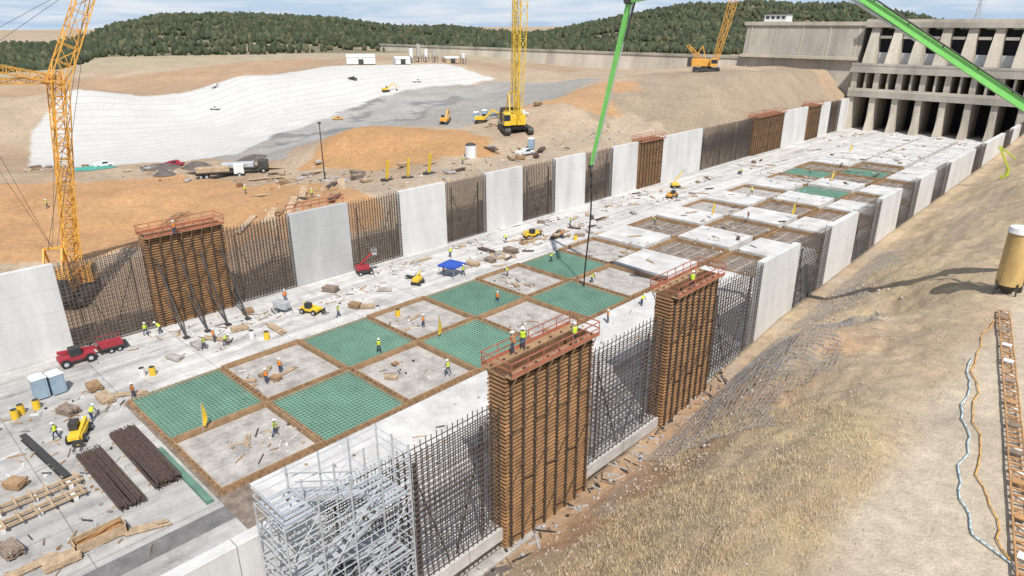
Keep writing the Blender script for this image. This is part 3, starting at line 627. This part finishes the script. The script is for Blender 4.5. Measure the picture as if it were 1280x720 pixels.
def stack(n,ln,wd,c,label,group='stacked lumber on the slab',jit=.05):
    r=thing('lumber_stack',label,'lumber',group=group); m=MB()
    for k in range(n):
        z=.14+k*.11
        for i in range(int(wd/.22)):
            y=-wd/2+i*.22; d_=random.uniform(-jit,jit)*ln; m.box(-ln/2+d_,y,z,ln/2+d_,y+.2,z+.09)
    m.obj('board',c,r); m=MB(); 
    m.box(-ln*.4,-.06,0.0,ln*.4,.06,.06)
    for x in (-ln*.35,0,ln*.35): m.box(x-.06,-wd/2,0.005,x+.06,wd/2,.13)
    m.obj('bearer',tim3,r); return r
s1=stack(4,2.2,1.1,tim2,'pale lumber stack on bearers'); s1.location=(-66,14,0)
s2=stack(5,1.5,1.1,tim3,'brown plywood form stack'); s2.location=(-69,14,0)
s3=stack(1,3.4,.9,tim2,'long scattered planks lying on slab',jit=.2); s3.location=(-69,33,0)
s4=stack(6,2.0,1.4,hard,'weathered brown crate of form hardware',jit=.1); s4.location=(-69,72,0)
s5=stack(3,2.0,1.3,celg,'grey form panels stacked flat'); s5.location=(-71,25,0)
s6=stack(2,3.0,1.0,rebar2,'rusty steel bars piled on the slab',jit=.15); s6.location=(-72,70,0)
S_=[s1,s2,s3,s4,s5]; SL=[s1,s2,s3,s3,s3,s4,s5,s5,s6,s6]
for (x,y,i,a) in [(-65.5,16,2,1),(-68,43,1,.4),(-66.8,44,0,.9),(-69,64,0,.2),(-70,49,4,.8),(-70,22,4,.3),(-71.5,27,2,.5),(-72,30,0,1.3),(-45,10,2,1.2),(-46.5,3.5,2,1.6),(-45.5,5,0,1.5),(-49,3,3,.2),(-57,5,1,.6),(-75,44,3,.5),(-76,60,2,1.5),(-76,33,1,1.4),(-66,11,3,.4),(-64.5,13,4,1)]:
    dup(S_[i],(x,y,0),a,random.uniform(.75,.95))
for i in range(92):
    y=66+170*random.random()**1.2; x=random.choice([random.uniform(-78,-65.5),random.uniform(-78,-65.5),random.uniform(-75,-67)])
    if i<42: 
        cx_,cy_=random.choice([(-69,71),(-71,78),(-70,84),(-69,90),(-72,97)]); y=random.gauss(cy_,2); x=min(-65.5,random.gauss(cx_,1.6))
    dup(random.choice(SL),(x,y,0),random.gauss(1.57,.5) if random.random()<.6 else random.uniform(0,3.1),random.uniform(.45,.8))
for i in range(40):
    k=random.randint(2,19); x=random.uniform(-63,-42); y=Y0+P*k+random.uniform(1,8); dup(random.choice([s1,s3,s5,s6]),(x,y,.86),random.uniform(0,3.1),random.uniform(.4,.65))
for (x,y) in [(-59.5,25),(-58,27),(-60.5,27.5),(-58.5,24.5),(-59.6,26.3),(-58.7,28.7),(-60,46),(-50,35),(-58,43),(-50,20),(-58.5,62),(-46,54),(-52,37)]:
    dup(random.choice([s1,s3,s2,s3]),(x,y,.08),random.uniform(0,3),random.uniform(.4,.65))
for i in range(60):
    x,y=random.choice([(-101,56),(-106,70),(-96,81),(-112,70),(-120,66),(-150,58),(-165,55),(-130,66),(-112,115),(-94,98),(-190,40)]); x+=random.gauss(0,4); y+=random.gauss(0,4)
    if x>-90: x=-90-random.random()*5
    dup(random.choice(SL),(x,y,hz(x,y)+.05),random.uniform(0,3.1),random.uniform(.8,1.3))
def debris(name,N_,fx,z_,big=1.0,ms=deb):
    m=MB(); 
    for i in range(N_):
        x,y=fx(); z=z_(x,y); a=random.uniform(0,3.14); l=random.choice([.12,.2,.4,.8,1.3])*big; w2=random.uniform(.05,.12)*big*(2 if l<.3 else 1); c,s=math.cos(a)*l/2,math.sin(a)*l/2
        m.bar((x-c,y-s,z+.04*big+.005),(x+c,y+s,z+.04*big+random.uniform(0,.06)),w2,random.uniform(.04,.12)*big if l>.3 else w2,random.randint(0,len(ms)-1))
    o=m.obj(name,ms); o['kind']='stuff'; return o
def clus(cs,sx,sy): 
    def f():
        cx_,cy_=random.choice(cs); return random.gauss(cx_,sx),random.gauss(cy_,sy)
    return f
debris('scattered_debris',620,clus([(-76,24),(-70,26),(-74,34),(-72,44),(-76,56),(-70,66),(-69,73),(-71,82),(-70,92),(-74,105),(-69,118),(-74,140),(-68,10),(-64.8,14),(-77,72),(-77,90),(-76,115),(-70,160)],1.1,3),lambda x,y:0)
debris('scattered_debris',120,clus([(-47,6),(-55,9),(-62,8),(-58,4)],1.8,2),lambda x,y:0)
debris('scattered_debris',150,clus([(-59,26),(-49,21),(-50,37),(-59,44),(-59,62),(-49,53)],1.5,1.5),lambda x,y:.08)
debris('scattered_debris',420,lambda:(random.uniform(-63.5,-36),random.uniform(80,235)),lambda x,y:.86)
debris('scattered_debris',40,lambda:(random.uniform(-43.5,-36),random.uniform(18,80)),lambda x,y:.5)
debris('trench_debris',170,lambda:(random.uniform(-26.8,-25.4),random.uniform(14,60)),lambda x,y:max(-1.7 if x<-26.3 else -1.95,hz(x,y)),1.2,[celg,dsteel,hard,steel])
debris('yard_debris',260,clus([(-101,56),(-106,70),(-112,70),(-120,66),(-150,58),(-165,55),(-130,66),(-190,40)],5,4),lambda x,y:hz(x,y),1.6)
debris('wall_top_debris',120,lambda:(random.uniform(-97,-88),random.uniform(66,130)),lambda x,y:hz(x,y),1.5)
def bundle(ln,wd,nn,hh):
    r=thing('rebar_bundle','long bundle of rusty rebar on timber bearers','rebar',group='rebar bundles'); m=MB()
    for k in range(hh):
        for i in range(nn):
            y=-wd/2+i*wd/(nn-1)+random.uniform(-.03,.03); e=random.uniform(-.3,.3); m.bar((-ln/2+e,y,.2+k*.11),(ln/2+e,y+random.uniform(-.04,.04),.2+k*.11),.055)
    m.obj('bar',rebar2,r)
    for i in range(4): x=-ln*.4+i*ln*.266; MB().box(x-.08,-wd/2-.2,0,x+.08,wd/2+.2,.15).obj('bearer',tim2,r)
    return r
b1=bundle(9.5,1.7,18,4); b1.location=(-52.8,10.2,0); b1.rotation_euler=(0,0,.02)
b2=bundle(10,1.9,20,5); b2.location=(-53.8,13.1,0)
o=MB().box(-4.6,-.25,0,4.6,.25,.06).box(-4.6,-.03,.06,4.6,.03,.44).box(-4.6,-.25,.44,4.6,.25,.5).obj('steel_beam',dsteel,None,(-59.5,7.5,0),.1); tag(o,'long dark steel beam lying on the slab','steel beam')
for k_,(x,y) in enumerate([(-54.2,5.5),(-52.2,5.3)]):
    fz=thing('formwork_girder','pale timber formwork girder laid across the slab','timber',(x,y,0),.06*k_,'formwork girders'); m=MB()
    m.box(-.42,-3.5,.3,-.28,3.2,.5).box(.28,-3.5,.3,.42,3.2,.5)
    for i in range(7): m.box(-.8,-3.2+i*1.0,.5,.8,-3.05+i*1.0,.62)
    m.obj('beam',tim2,fz)
    for i in range(3): MB().box(-.5,-2.4+i*2.3,0,.5,-2.1+i*2.3,.3).obj('support_block',whi,fz)
cb=thing('timber_crate','open timber crate full of form parts','crate',(-46,7.5,0)); MB().box(-.6,-1.6,.1,.6,1.6,.18).box(-.6,-1.6,.18,-.52,1.6,.8).box(.52,-1.6,.18,.6,1.6,.8).box(-.6,-1.6,.18,.6,-1.52,.8).box(-.6,1.52,.18,.6,1.6,.8).obj('side',tim2,cb); m=MB(); [m.bar((random.uniform(-.4,.4),-1.4,.3+.08*i),(random.uniform(-.4,.4),1.4,.32+.08*i),.1) for i in range(6)]; m.obj('contents',tim,cb)
cn=thing('canopy_tent','blue pop-up canopy over a work area on the slab','canopy',(-68,59,0),.2)
for a in (-1.5,1.5):
    for b_ in (-1.5,1.5): MB().bar((a,b_,0),(a,b_,2.2),.06).obj('leg',steel,cn)
m=MB(); m.v=[(-1.7,-1.7,2.1),(1.7,-1.7,2.1),(1.7,1.7,2.1),(-1.7,1.7,2.1),(0,0,2.9),(-1.7,-1.7,1.8),(1.7,-1.7,1.8),(1.7,1.7,1.8),(-1.7,1.7,1.8)]; m.f=[(0,1,4),(1,2,4),(2,3,4),(3,0,4),(0,5,6,1),(1,6,7,2),(2,7,8,3),(3,8,5,0)]; m.m=[0]*8; m.obj('cover',blue,cn); cn.scale=(.82,)*3
def flag(loc,a,h_=3.0):
    r=thing('feather_flag','leaning yellow feather flag on a pole','flag',loc,a,'yellow feather flags'); MB().cyl((0,0,0),(.25,0,h_),.03,n=6).obj('pole',steel,r)
    m=MB()
    for i in range(8):
        t=i/7; x=.1+.25*t; z=.7+(h_-.7)*t; ww=.42*math.sin(math.pi*(.15+.8*t)); i0=len(m.v); m.v+=[(x,.0,z),(x+ww,.08*math.sin(t*6),z)]
        if i: m.f.append((i0-2,i0-1,i0+1,i0)); m.m.append(0)
    m.obj('banner',yel,r); return r
for l,a in [((-54,18,0),.6),((-53.5,44,0),.2),((-55,108,.8),1),((-50,150,.8),1),((-45,118,.8),.2),((-60,190,.8),.4)]: flag(l,a)
pl=thing('light_pole','tall dark light pole in the dirt yard','street lamp',(-114,68,hz(-114,68))); MB().cyl((0,0,0),(0,0,10.5),.13,.08,n=8).obj('pole',dsteel,pl); MB().box(-.4,-.12,10.3,.4,.12,10.6).obj('lamp_head',dsteel,pl)
for x,y,a in [(-97,70,.1),(-95,73,-.1),(-94,77,.15)]:
    r=thing('pump_tube','upright yellow boom section standing behind the wall','equipment',(x,y,hz(x,y)),a,'yellow upright boom sections'); MB().bar((0,0,0),(.5,0,3.6),.4,.3).obj('column',yel,r); MB().box(-.8,-.8,-.2,.8,.8,.3).obj('base',dsteel,r)
tk=thing('storage_tank','white cylindrical tank with dark cap behind the wall','tank',(-97,90,hz(-97,90))); MB().cyl((0,0,0),(0,0,2.4),1.1,n=20).obj('shell',whi,tk); MB().cyl((0,0,2.4),(0,0,2.8),1.1,.6,n=20).obj('cap',dsteel,tk)
def drape(name,cx,cy,rx,ry,m0,hh,label,cat):
    n=14; t=np.linspace(-1,1,n); A_,B_=np.meshgrid(t,t); X=cx+A_*rx*(1-.25*B_**2); Y=cy+B_*ry*(1-.25*A_**2)
    Z=hgt(X,Y)+.08+hh*np.clip(1-A_**2,0,1)*np.clip(1-B_**2,0,1)*(1+.4*wob(X,Y,1.2,5))
    o=grid_mesh(name,X,Y,Z,m0); return tag(o,label,cat)
drape('ground_tarp',-178,46,8,5,tarpg,.3,'green plastic tarp spread on the ground','tarp')
for x,y,a,b_ in [(-166,57,5,4),(-158,62,4,3),(-150,52,3,2),(-152,72,5,3)]: drape('rock_pile',x,y,a,b_,rock,.8,'dark pile of broken rock on soil','rock pile')
for (x,y,l,w_,hh,a,c) in [(-238,163,11,7,3.6,1.0,whi),(-229,176,6,5,2.8,1.2,whi),(-222,196,6,5,2.6,1.2,tim2)]:
    r=thing('site_shed','pale site shed with low gable roof','building',(x,y,hz(x,y)),a,'distant plant buildings'); MB().box(-l/2,-w_/2,0,l/2,w_/2,hh*.7).obj('wall',c,r)
    m=MB(); m.v=[(-l/2,-w_/2-.2,hh*.7),(l/2,-w_/2-.2,hh*.7),(l/2,w_/2+.2,hh*.7),(-l/2,w_/2+.2,hh*.7),(-l/2,0,hh),(l/2,0,hh)]; m.f=[(0,1,5,4),(2,3,4,5),(1,2,5),(3,0,4)]; m.m=[0]*4; m.obj('roof',whi,r)
    MB().box(-1,-w_/2-.05,0,1,-w_/2,1.8).obj('door',dsteel,r)
for i,(x,y) in enumerate([(-229,181),(-228,184),(-227,187),(-225,190),(-220,201)]):
    r=thing('silo','pale batch plant silo on steel legs','silo',(x,y,hz(x,y)),0,'batch plant silos'); h_=[5.5,7,5,4.5,4][i]; MB().cyl((0,0,2),(0,0,h_),.8,n=14).cyl((0,0,1),(0,0,2),.2,.8,n=14).obj('shell',celg if i%2 else whi,r)
    for a in (-.8,.8):
        for b_ in (-.8,.8): MB().bar((a,b_,0),(a,b_,2.6),.15).obj('leg',dsteel,r)
for i in range(6):
    x,y=[(-103,47),(-101,50),(-99,53),(-104,58),(-98,62),(-96,48)][i]; r=thing('plank_ramp','weathered plank ramp lying on the brown slope','planks',(x,y,hz(x,y)+.3),2.2+i*.1,'plank ramps'); m=MB(); [m.bar((-3,j_*.26,-.5),(3,j_*.26,.8),.25,.06) for j_ in range(4)]; m.obj('board',tim2,r)

# ------------------------------------------------------------ bank objects
yw=thing('hopper_silo','tall faded yellow hopper cylinder with white cap on a stand','hopper',(-7.4,72.8,hz(-7.4,72.8)))
MB().cyl((0,0,1.0),(0,0,5.8),1.05,n=28).obj('shell',tany,yw,smooth=False); MB().cyl((0,0,5.8),(0,0,6.25),1.15,1.0,n=28).obj('cap',whi,yw); MB().cyl((0,0,.2),(0,0,1.0),.4,1.0,n=20).obj('hopper_cone',dsteel,yw)
MB().cyl((.9,.9,-.3),(1.0,.9,13),.14,.09,n=8).obj('post',dsteel,yw)
for a in (-.8,.8):
    for b_ in (-.8,.8): MB().bar((a,b_,-.5),(a,b_,1.3),.13).obj('leg',dsteel,yw)
la=thing('timber_walkway','long orange timber ladder walkway lying along the bank road','walkway',(0,0,0)); m=MB(); mB=MB(); m2=MB(); a=Vector((-6.6,67,0)); b_=Vector((1.0,29,0)); prv=None; nseg=60
for i in range(nseg+1):
    c=a.lerp(b_,i/nseg); z=hz(c.x,c.y)+.3; sx=Vector((.38,.08,0)); L_=[Vector((c.x,c.y,z))-sx,Vector((c.x,c.y,z))+sx]
    if prv: 
        m.bar(prv[0],L_[0],.08,.13); mB.bar(prv[1],L_[1],.08,.13)
        if i%2: m2.bar(prv[0],L_[1],.06)
    m2.bar(L_[0],L_[1],.1,.07)
    if i%4==0: m2.box(c.x-.3,c.y-.2,z-.35,c.x+.3,c.y+.2,z-.05,1)
    if i%5==2: m2.box(c.x-.32,c.y-.3,z+.05,c.x+.3,c.y+.25,z+.1,random.choice([0,1,2]))
    prv=L_
m.obj('side_rail',tim,la); mB.obj('side_rail',tim,la); m2.obj('rung',[tim,whi,hard],la)
def tube(name,pts_,r_,m0,label,cat):
    m=MB(); pr=None
    for i in range(len(pts_)-1):
        for k in range(6):
            x=pts_[i][0]+(pts_[i+1][0]-pts_[i][0])*k/6; y=pts_[i][1]+(pts_[i+1][1]-pts_[i][1])*k/6; x+=.18*math.sin(y*.9)+.1*math.sin(y*2.3); q=(x,y,hz(x,y)+r_+.06)
            if pr: m.cyl(pr,q,r_,n=6)
            pr=q
    return tag(m.obj(name,m0,smooth=True),label,cat)
tube('water_hose',[(-6.6,56),(-5.4,48),(-4,42),(-3.4,37),(-2,34.5),(-.3,33.5),(2,30)],.045,hosec,'pale blue hose snaking along the bank road','hose')
tube('water_hose',[(-7,66),(-6.6,57),(-4.6,47),(-2.9,40),(-1.2,35),(1.3,31)],.035,ora,'orange hose along the timber walkway','hose')
def net(x0,x1,y0,y1,sp,t_):
    m=MB(); X=np.arange(x0,x1,sp);Y=np.arange(y0,y1,sp); A_,B_=np.meshgrid(X,Y); A2=A_+.12*wob(A_,B_,1,3); B2=B_+.25*wob(A_,B_,.7,4); Z=hgt(A2,B2)+.15+.14*wob(A_,B_,1.1,6)
    for i in range(len(Y)):
        for j_ in range(len(X)):
            if A2[i,j_]>x1-1.5+1.2*math.sin(B2[i,j_]*.5): continue
            p=(A2[i,j_],B2[i,j_],Z[i,j_])
            if j_+1<len(X): m.bar(p,(A2[i,j_+1],B2[i,j_+1],Z[i,j_+1]),t_)
            if i+1<len(Y): m.bar(p,(A2[i+1,j_],B2[i+1,j_],Z[i+1,j_]),t_)
    return m
tag(net(-25.2,-14.5,42,68,.45,.036).obj('slope_netting',netm),'grey wire mesh netting draped over the dirt slope','netting','slope netting')
tag(net(-25,-20,70,100,.55,.036).obj('slope_netting',netm),'grey wire mesh netting pinned below the wall','netting','slope netting')
def scatter(name,N_,fx,size,mats_,blade):
    A_=np.array([fx() for i in range(N_)]); Z=hgt(A_[:,0],A_[:,1]); V=[];F=[];M=[]
    for (x,y),z in zip(A_,Z):
        s=size*random.uniform(.4,1.5)
        if blade:
            for k in range(5):
                a=random.uniform(0,6.28); lx,ly=math.cos(a)*.016,math.sin(a)*.016; tx,ty=random.uniform(-.6,.6)*s,random.uniform(-.6,.6)*s; ox,oy=random.uniform(-.4,.4),random.uniform(-.4,.4)
                i0=len(V); V+=[(x+ox-lx,y+oy-ly,z-.08),(x+ox+lx,y+oy+ly,z-.08),(x+ox+tx,y+oy+ty,z+s)]; F.append((i0,i0+1,i0+2)); M.append(random.randint(0,len(mats_)-1))
        else:
            i0=len(V); q=[(1,0,0),(-.9,.1,0),(0,1,.1),(.1,-1,0),(0,0,.8),(0,0,-.6)]
            V+=[(x+s*a*random.uniform(.6,1.2),y+s*b_*random.uniform(.6,1.2),z+s*c*random.uniform(.6,1.1)) for a,b_,c in q]
            F+=[(i0,i0+2,i0+4),(i0+2,i0+1,i0+4),(i0+1,i0+3,i0+4),(i0+3,i0,i0+4),(i0+2,i0,i0+5),(i0+1,i0+2,i0+5),(i0+3,i0+1,i0+5),(i0,i0+3,i0+5)]; M+=[random.randint(0,len(mats_)-1)]*8
    me=bpy.data.meshes.new(name); me.from_pydata(V,[],F); [me.materials.append(q) for q in mats_]; me.polygons.foreach_set('material_index',M); o=bpy.data.objects.new(name,me); col.objects.link(o); o['kind']='stuff'; return o
straw=mat('dry straw',(.66,.53,.32),.9); straw2=mat('dry straw pale',(.74,.61,.40),.9); rk=mat('loose rock',(.46,.36,.26),.95); rk2=mat('loose grey rock',(.48,.43,.37),.95)
def fg():
    while True:
        x,y=random.uniform(-22,-7),random.uniform(13,54)
        if wob(np.array([x]),np.array([y]),.3,61)[0]+random.gauss(0,.4)-max(0,(y-40)/12)>-.1: return x,y
scatter('dry_grass',15000,fg,.17,[straw,straw2],True)
scatter('gravel',3000,lambda:(random.uniform(-26,-6),random.triangular(14,110,40)),.08,[rk,rk2],False)
scatter('gravel_rubble',1000,lambda:(random.gauss(-22,2.5),random.uniform(25,85)),.15,[rk,rk2],False)

# ------------------------------------------------------------ forest
fo=[mat('foliage dark',(.045,.06,.03),.95,0,.3,.05),mat('foliage mid',(.07,.085,.042),.95,0,.3,.05),mat('foliage dry',(.11,.11,.055),.95,0,.3,.05)]
ph=(1+5**.5)/2; ico=np.array([(-1,ph,0),(1,ph,0),(-1,-ph,0),(1,-ph,0),(0,-1,ph),(0,1,ph),(0,-1,-ph),(0,1,-ph),(ph,0,-1),(ph,0,1),(-ph,0,-1),(-ph,0,1)])/1.9
icf=np.array([(0,11,5),(0,5,1),(0,1,7),(0,7,10),(0,10,11),(1,5,9),(5,11,4),(11,10,2),(10,7,6),(7,1,8),(3,9,4),(3,4,2),(3,2,6),(3,6,8),(3,8,9),(4,9,5),(2,4,11),(6,2,10),(8,6,7),(9,8,1)])
NT=60000; th=rng.uniform(-.80,.62,NT)-math.radians(43.7); rr=rng.uniform(392,860,NT); fx=np.sin(th)*rr; fy=np.cos(th)*rr
keep=(wob(fx,fy,.035,71)+.5*wob(fx,fy,.1,72)+rng.normal(0,.6,NT)>-.35); keep&=~((fx>-350)&(fy<262)&(fx<-100)&(rr<420))
pxx=640+915*np.tan(th+math.radians(43.7)); keep&=(~((pxx<620)&(rr<460)&(rng.random(NT)<.8)))
fx,fy=fx[keep],fy[keep]; fz_=hgt(fx,fy); n=len(fx); s=rng.uniform(.8,2.1,n)
V=ico[None]*rng.uniform(.4,1.4,(n,12,1)); V=V*np.stack([s,s,s*rng.uniform(1.0,2.1,n)],-1)[:,None]+np.stack([fx,fy,fz_+s*.8],-1)[:,None]
F=(icf[None]+(np.arange(n)*12)[:,None,None]).reshape(-1,3); me=bpy.data.meshes.new('forest'); me.vertices.add(n*12); me.vertices.foreach_set('co',V.reshape(-1).astype('f')); me.loops.add(F.size); me.loops.foreach_set('vertex_index',F.ravel().astype('i')); me.polygons.add(len(F)); me.polygons.foreach_set('loop_start',(np.arange(len(F))*3).astype('i')); me.update(calc_edges=True)
[me.materials.append(q) for q in fo]; me.polygons.foreach_set('material_index',np.repeat(rng.choice([0,0,1,1,2],n),20).astype('i')); o=bpy.data.objects.new('forest',me); col.objects.link(o); o['kind']='stuff'

# ------------------------------------------------------------ people
def person(pose):
    hip=.95; lean={'stand':0.02,'walk':.1,'bend':.75}[pose]
    def up(d,y=0,f=0): return (math.sin(lean)*d+f,y,hip+math.cos(lean)*d)
    st={'stand':.08,'walk':.28,'bend':.15}[pose]
    v=[(0,0,hip),up(.28),up(.5),up(.6),up(.72)]; r=[.15,.14,.16,.065,.10]; e=[(0,1),(1,2),(2,3),(3,4)]
    for s in (-1,1):
        sh=up(.48,s*.2); 
        if pose=='bend': el=(sh[0]+.12,s*.24,sh[2]-.27); hd=(sh[0]+.22,s*.16,sh[2]-.5); hd2=(sh[0]+.26,s*.15,sh[2]-.6)
        elif pose=='walk': el=(sh[0]+.1*s,s*.27,sh[2]-.27); hd=(sh[0]+.1*s+.14,s*.25,sh[2]-.48); hd2=(hd[0]+.06,s*.24,hd[2]-.07)
        else: el=(sh[0]-.03,s*.28,sh[2]-.28); hd=(sh[0]+.1,s*.26,sh[2]-.52); hd2=(hd[0]+.04,s*.25,hd[2]-.1)
        i=len(v); v+=[sh,el,hd,hd2]; r+=[.075,.055,.04,.045]; e+=[(2,i),(i,i+1),(i+1,i+2),(i+2,i+3)]
        i=len(v); kn=(st*s*.5+.05,s*.12,.5); an=(st*s*.9-.03,s*.13,.09); to=(st*s*.9+.17,s*.15,.05); v+=[(0,s*.1,hip-.06),kn,an,to]; r+=[.11,.075,.055,.05]; e+=[(0,i),(i,i+1),(i+1,i+2),(i+2,i+3)]
    me=bpy.data.meshes.new('p'); me.from_pydata(v,e,[]); o=bpy.data.objects.new('p',me); col.objects.link(o)
    sk=o.modifiers.new('s','SKIN'); sk.use_smooth_shade=True
    for i,q in enumerate(me.skin_vertices[0].data): q.radius=(r[i],r[i]); q.use_root=(i==0)
    sb_=o.modifiers.new('u','SUBSURF'); sb_.levels=1; sb_.render_levels=1
    bpy.context.view_layer.update(); dg=bpy.context.evaluated_depsgraph_get(); ne=bpy.data.meshes.new_from_object(o.evaluated_get(dg)); bpy.data.objects.remove(o)
    ne.name='person_body'
    for q in (jean,khaki,skin,rub): ne.materials.append(q)
    hd=Vector(up(.72))
    for p_ in ne.polygons:
        c=p_.center; p_.material_index=1
        if c.z<.13: p_.material_index=3
        elif c.z<hip+.02 and not(pose=='bend' and c.x>.35): p_.material_index=0
        if (c-hd).length<.17: p_.material_index=2
        if abs(c.y)>.12 and min((c-Vector(v[k])).length for k in (8,16) )<.1: p_.material_index=2
    m=MB(); n=12
    prof=[(.05,.17,.13),(.28,.17,.13),(.45,.2,.14),(.54,.12,.1)]
    for k,(d,a,b_) in enumerate(prof):
        c=Vector(up(d)); ax=Vector((math.cos(lean),0,-math.sin(lean)))
        for j_ in range(n):
            t=2*math.pi*j_/n; q=c+ax*math.cos(t)*(b_+.035)+Vector((0,1,0))*math.sin(t)*(a+.03); m.v.append(tuple(q))
        if k:
            for j_ in range(n): i0=(k-1)*n; m.f.append((i0+j_,i0+(j_+1)%n,i0+n+(j_+1)%n,i0+n+j_)); m.m.append(0)
    hm=MB(); c=hd+Vector((math.sin(lean)*.03,0,.05)); 
    for k in range(4):
        z=math.sin(k*.5)*.15; rr_=math.cos(k*.5)*.15
        for j_ in range(10): t=2*math.pi*j_/10; hm.v.append((c.x+math.cos(t)*rr_*1.1,c.y+math.sin(t)*rr_,c.z+z))
        if k:
            for j_ in range(10): i0=(k-1)*10; hm.f.append((i0+j_,i0+(j_+1)%10,i0+10+(j_+1)%10,i0+10+j_)); hm.m.append(0)
    hm.f.append(tuple(range(30,40))); hm.m.append(0); hm.box(c.x+.08,c.y-.1,c.z-.01,c.x+.24,c.y+.1,c.z+.01)
    return ne,m,hm
PM={}
for ps in ('stand','walk','bend'):
    body,vm_,hm_=person(ps); o=vm_.obj('safety_vest',lime); v1=o.data; bpy.data.objects.remove(o); o=vm_.obj('safety_vest',oran); v2=o.data; bpy.data.objects.remove(o); o=hm_.obj('hard_hat',whi,smooth=True); h1=o.data; bpy.data.objects.remove(o); PM[ps]=(body,v1,v2,h1)
PT={'stand':'standing','walk':'walking','bend':'bending over work'}
def man(x,y,z,ps,vc,a):
    bd,v1,v2,h1=PM[ps]; o=bpy.data.objects.new('person',None); col.objects.link(o); o.location=(x,y,z); o.rotation_euler=(0,0,a); o.scale=(.92,)*3
    tag(o,f"worker in {'lime' if vc==0 else 'orange'} safety vest and white hard hat {PT[ps]}",'person','construction workers')
    for nm,me in (('body',bd),('safety_vest',v1 if vc==0 else v2),('hard_hat',h1)):
        c=bpy.data.objects.new(nm,me); col.objects.link(c); c.parent=o
for i,(x,y,z) in enumerate([(-64.6,16,0),(-78.2,22,0),(-77.6,23.4,0),(-71,26.6,0),(-70,25,0),(-69.2,27,0),(-56,56,.07),(-55,37.2,.45),(-62,64,.07),(-57.2,45,.07),(-67,40,0),(-61,72,.45),(-58,26,.07),(-46,39,.45),(-42,67,.5),(-59,28,.07),(-62,9,0),(-63,12,0),(-68.6,58,0),(-66.8,60,0),(-73,75,0),(-68,83,0),(-72,90,0),(-60,98,.86),(-50,112,.86),(-58,130,.86),(-74,64,0),(-76,38,0),(-28.7,31,12.1),(-29,34,12.1),(-26.2,30,12.1),(-49,22,.07),(-52,70,.07),(-42,60,.5),(-70,150,0),(-55,170,.8),(-79,27,10.8),(-28.9,50,11.7)]):
    if z>11: x=-26.5 if i%2 else -28.6
    if z==10.8: x=-78.0
    man(x,y,z,['stand','walk','bend'][i%3 if i not in(28,29,30,36,37) else 0],0 if i%3 else 1,random.uniform(0,6.28))
for x,y in [(-120,55),(-139,28),(-100,57),(-108,117),(-95,86)]: man(x,y,hz(x,y),'walk',0,random.uniform(0,6))

# ------------------------------------------------------------ light, world, camera
S=Vector((.82,-.52,0)).normalized(); el=math.radians(53); sd=Vector((S.x*math.cos(el),S.y*math.cos(el),math.sin(el)))
sl=bpy.data.lights.new('Sun','SUN'); sl.energy=4.8; sl.angle=math.radians(.5); sl.color=(1,.955,.89); so=bpy.data.objects.new('Sun',sl); col.objects.link(so); so.rotation_euler=(-sd).to_track_quat('-Z','Y').to_euler()
w_=bpy.data.worlds.new('World'); scn.world=w_; w_.use_nodes=True; nt=w_.node_tree; N=nt.nodes; L=nt.links; bg=N['Background']; bg.inputs[1].default_value=.12
sk=N.new('ShaderNodeTexSky'); sk.sky_type='NISHITA'; sk.sun_disc=False; sk.sun_elevation=el; sk.sun_rotation=math.atan2(S.x,S.y); sk.dust_density=.6; sk.air_density=1.0
tc=N.new('ShaderNodeTexCoord'); sx=N.new('ShaderNodeSeparateXYZ'); L.new(tc.outputs['Generated'],sx.inputs[0])
hr=N.new('ShaderNodeMapRange'); hr.inputs[1].default_value=-.05; hr.inputs[2].default_value=.30; hr.inputs[3].default_value=.95; hr.inputs[4].default_value=0; L.new(sx.outputs[2],hr.inputs[0])
m1=N.new('ShaderNodeMix'); m1.data_type='RGBA'; m1.inputs[7].default_value=(3.7,5.2,7.3,1); L.new(hr.outputs[0],m1.inputs[0]); L.new(sk.outputs[0],m1.inputs[6])
mp=N.new('ShaderNodeMapping'); mp.inputs['Scale'].default_value=(1.6,1.6,16); mp.inputs['Rotation'].default_value=(.05,.04,0); L.new(tc.outputs['Generated'],mp.inputs[0])
no=N.new('ShaderNodeTexNoise'); no.inputs['Scale'].default_value=3.2; no.inputs['Detail'].default_value=9; no.inputs['Roughness'].default_value=.62; L.new(mp.outputs[0],no.inputs['Vector'])
r=N.new('ShaderNodeMapRange'); r.inputs[1].default_value=.44; r.inputs[2].default_value=.64; r.inputs[4].default_value=.85; L.new(no.outputs[0],r.inputs[0])
mx=N.new('ShaderNodeMix'); mx.data_type='RGBA'; mx.inputs[7].default_value=(7.2,7.4,7.7,1); L.new(r.outputs[0],mx.inputs[0]); L.new(m1.outputs[2],mx.inputs[6]); L.new(mx.outputs[2],bg.inputs[0])
ca=bpy.data.cameras.new('Camera'); ca.lens=24.0; ca.sensor_width=36; ca.clip_end=9000; ca.clip_start=.5; co=bpy.data.objects.new('Camera',ca); col.objects.link(co)
co.location=(0,0,33); co.rotation_euler=(math.radians(90-21.27),0,math.radians(43.7)); scn.camera=co
scn.view_settings.view_transform='Standard'; scn.view_settings.look='None'; scn.view_settings.exposure=0
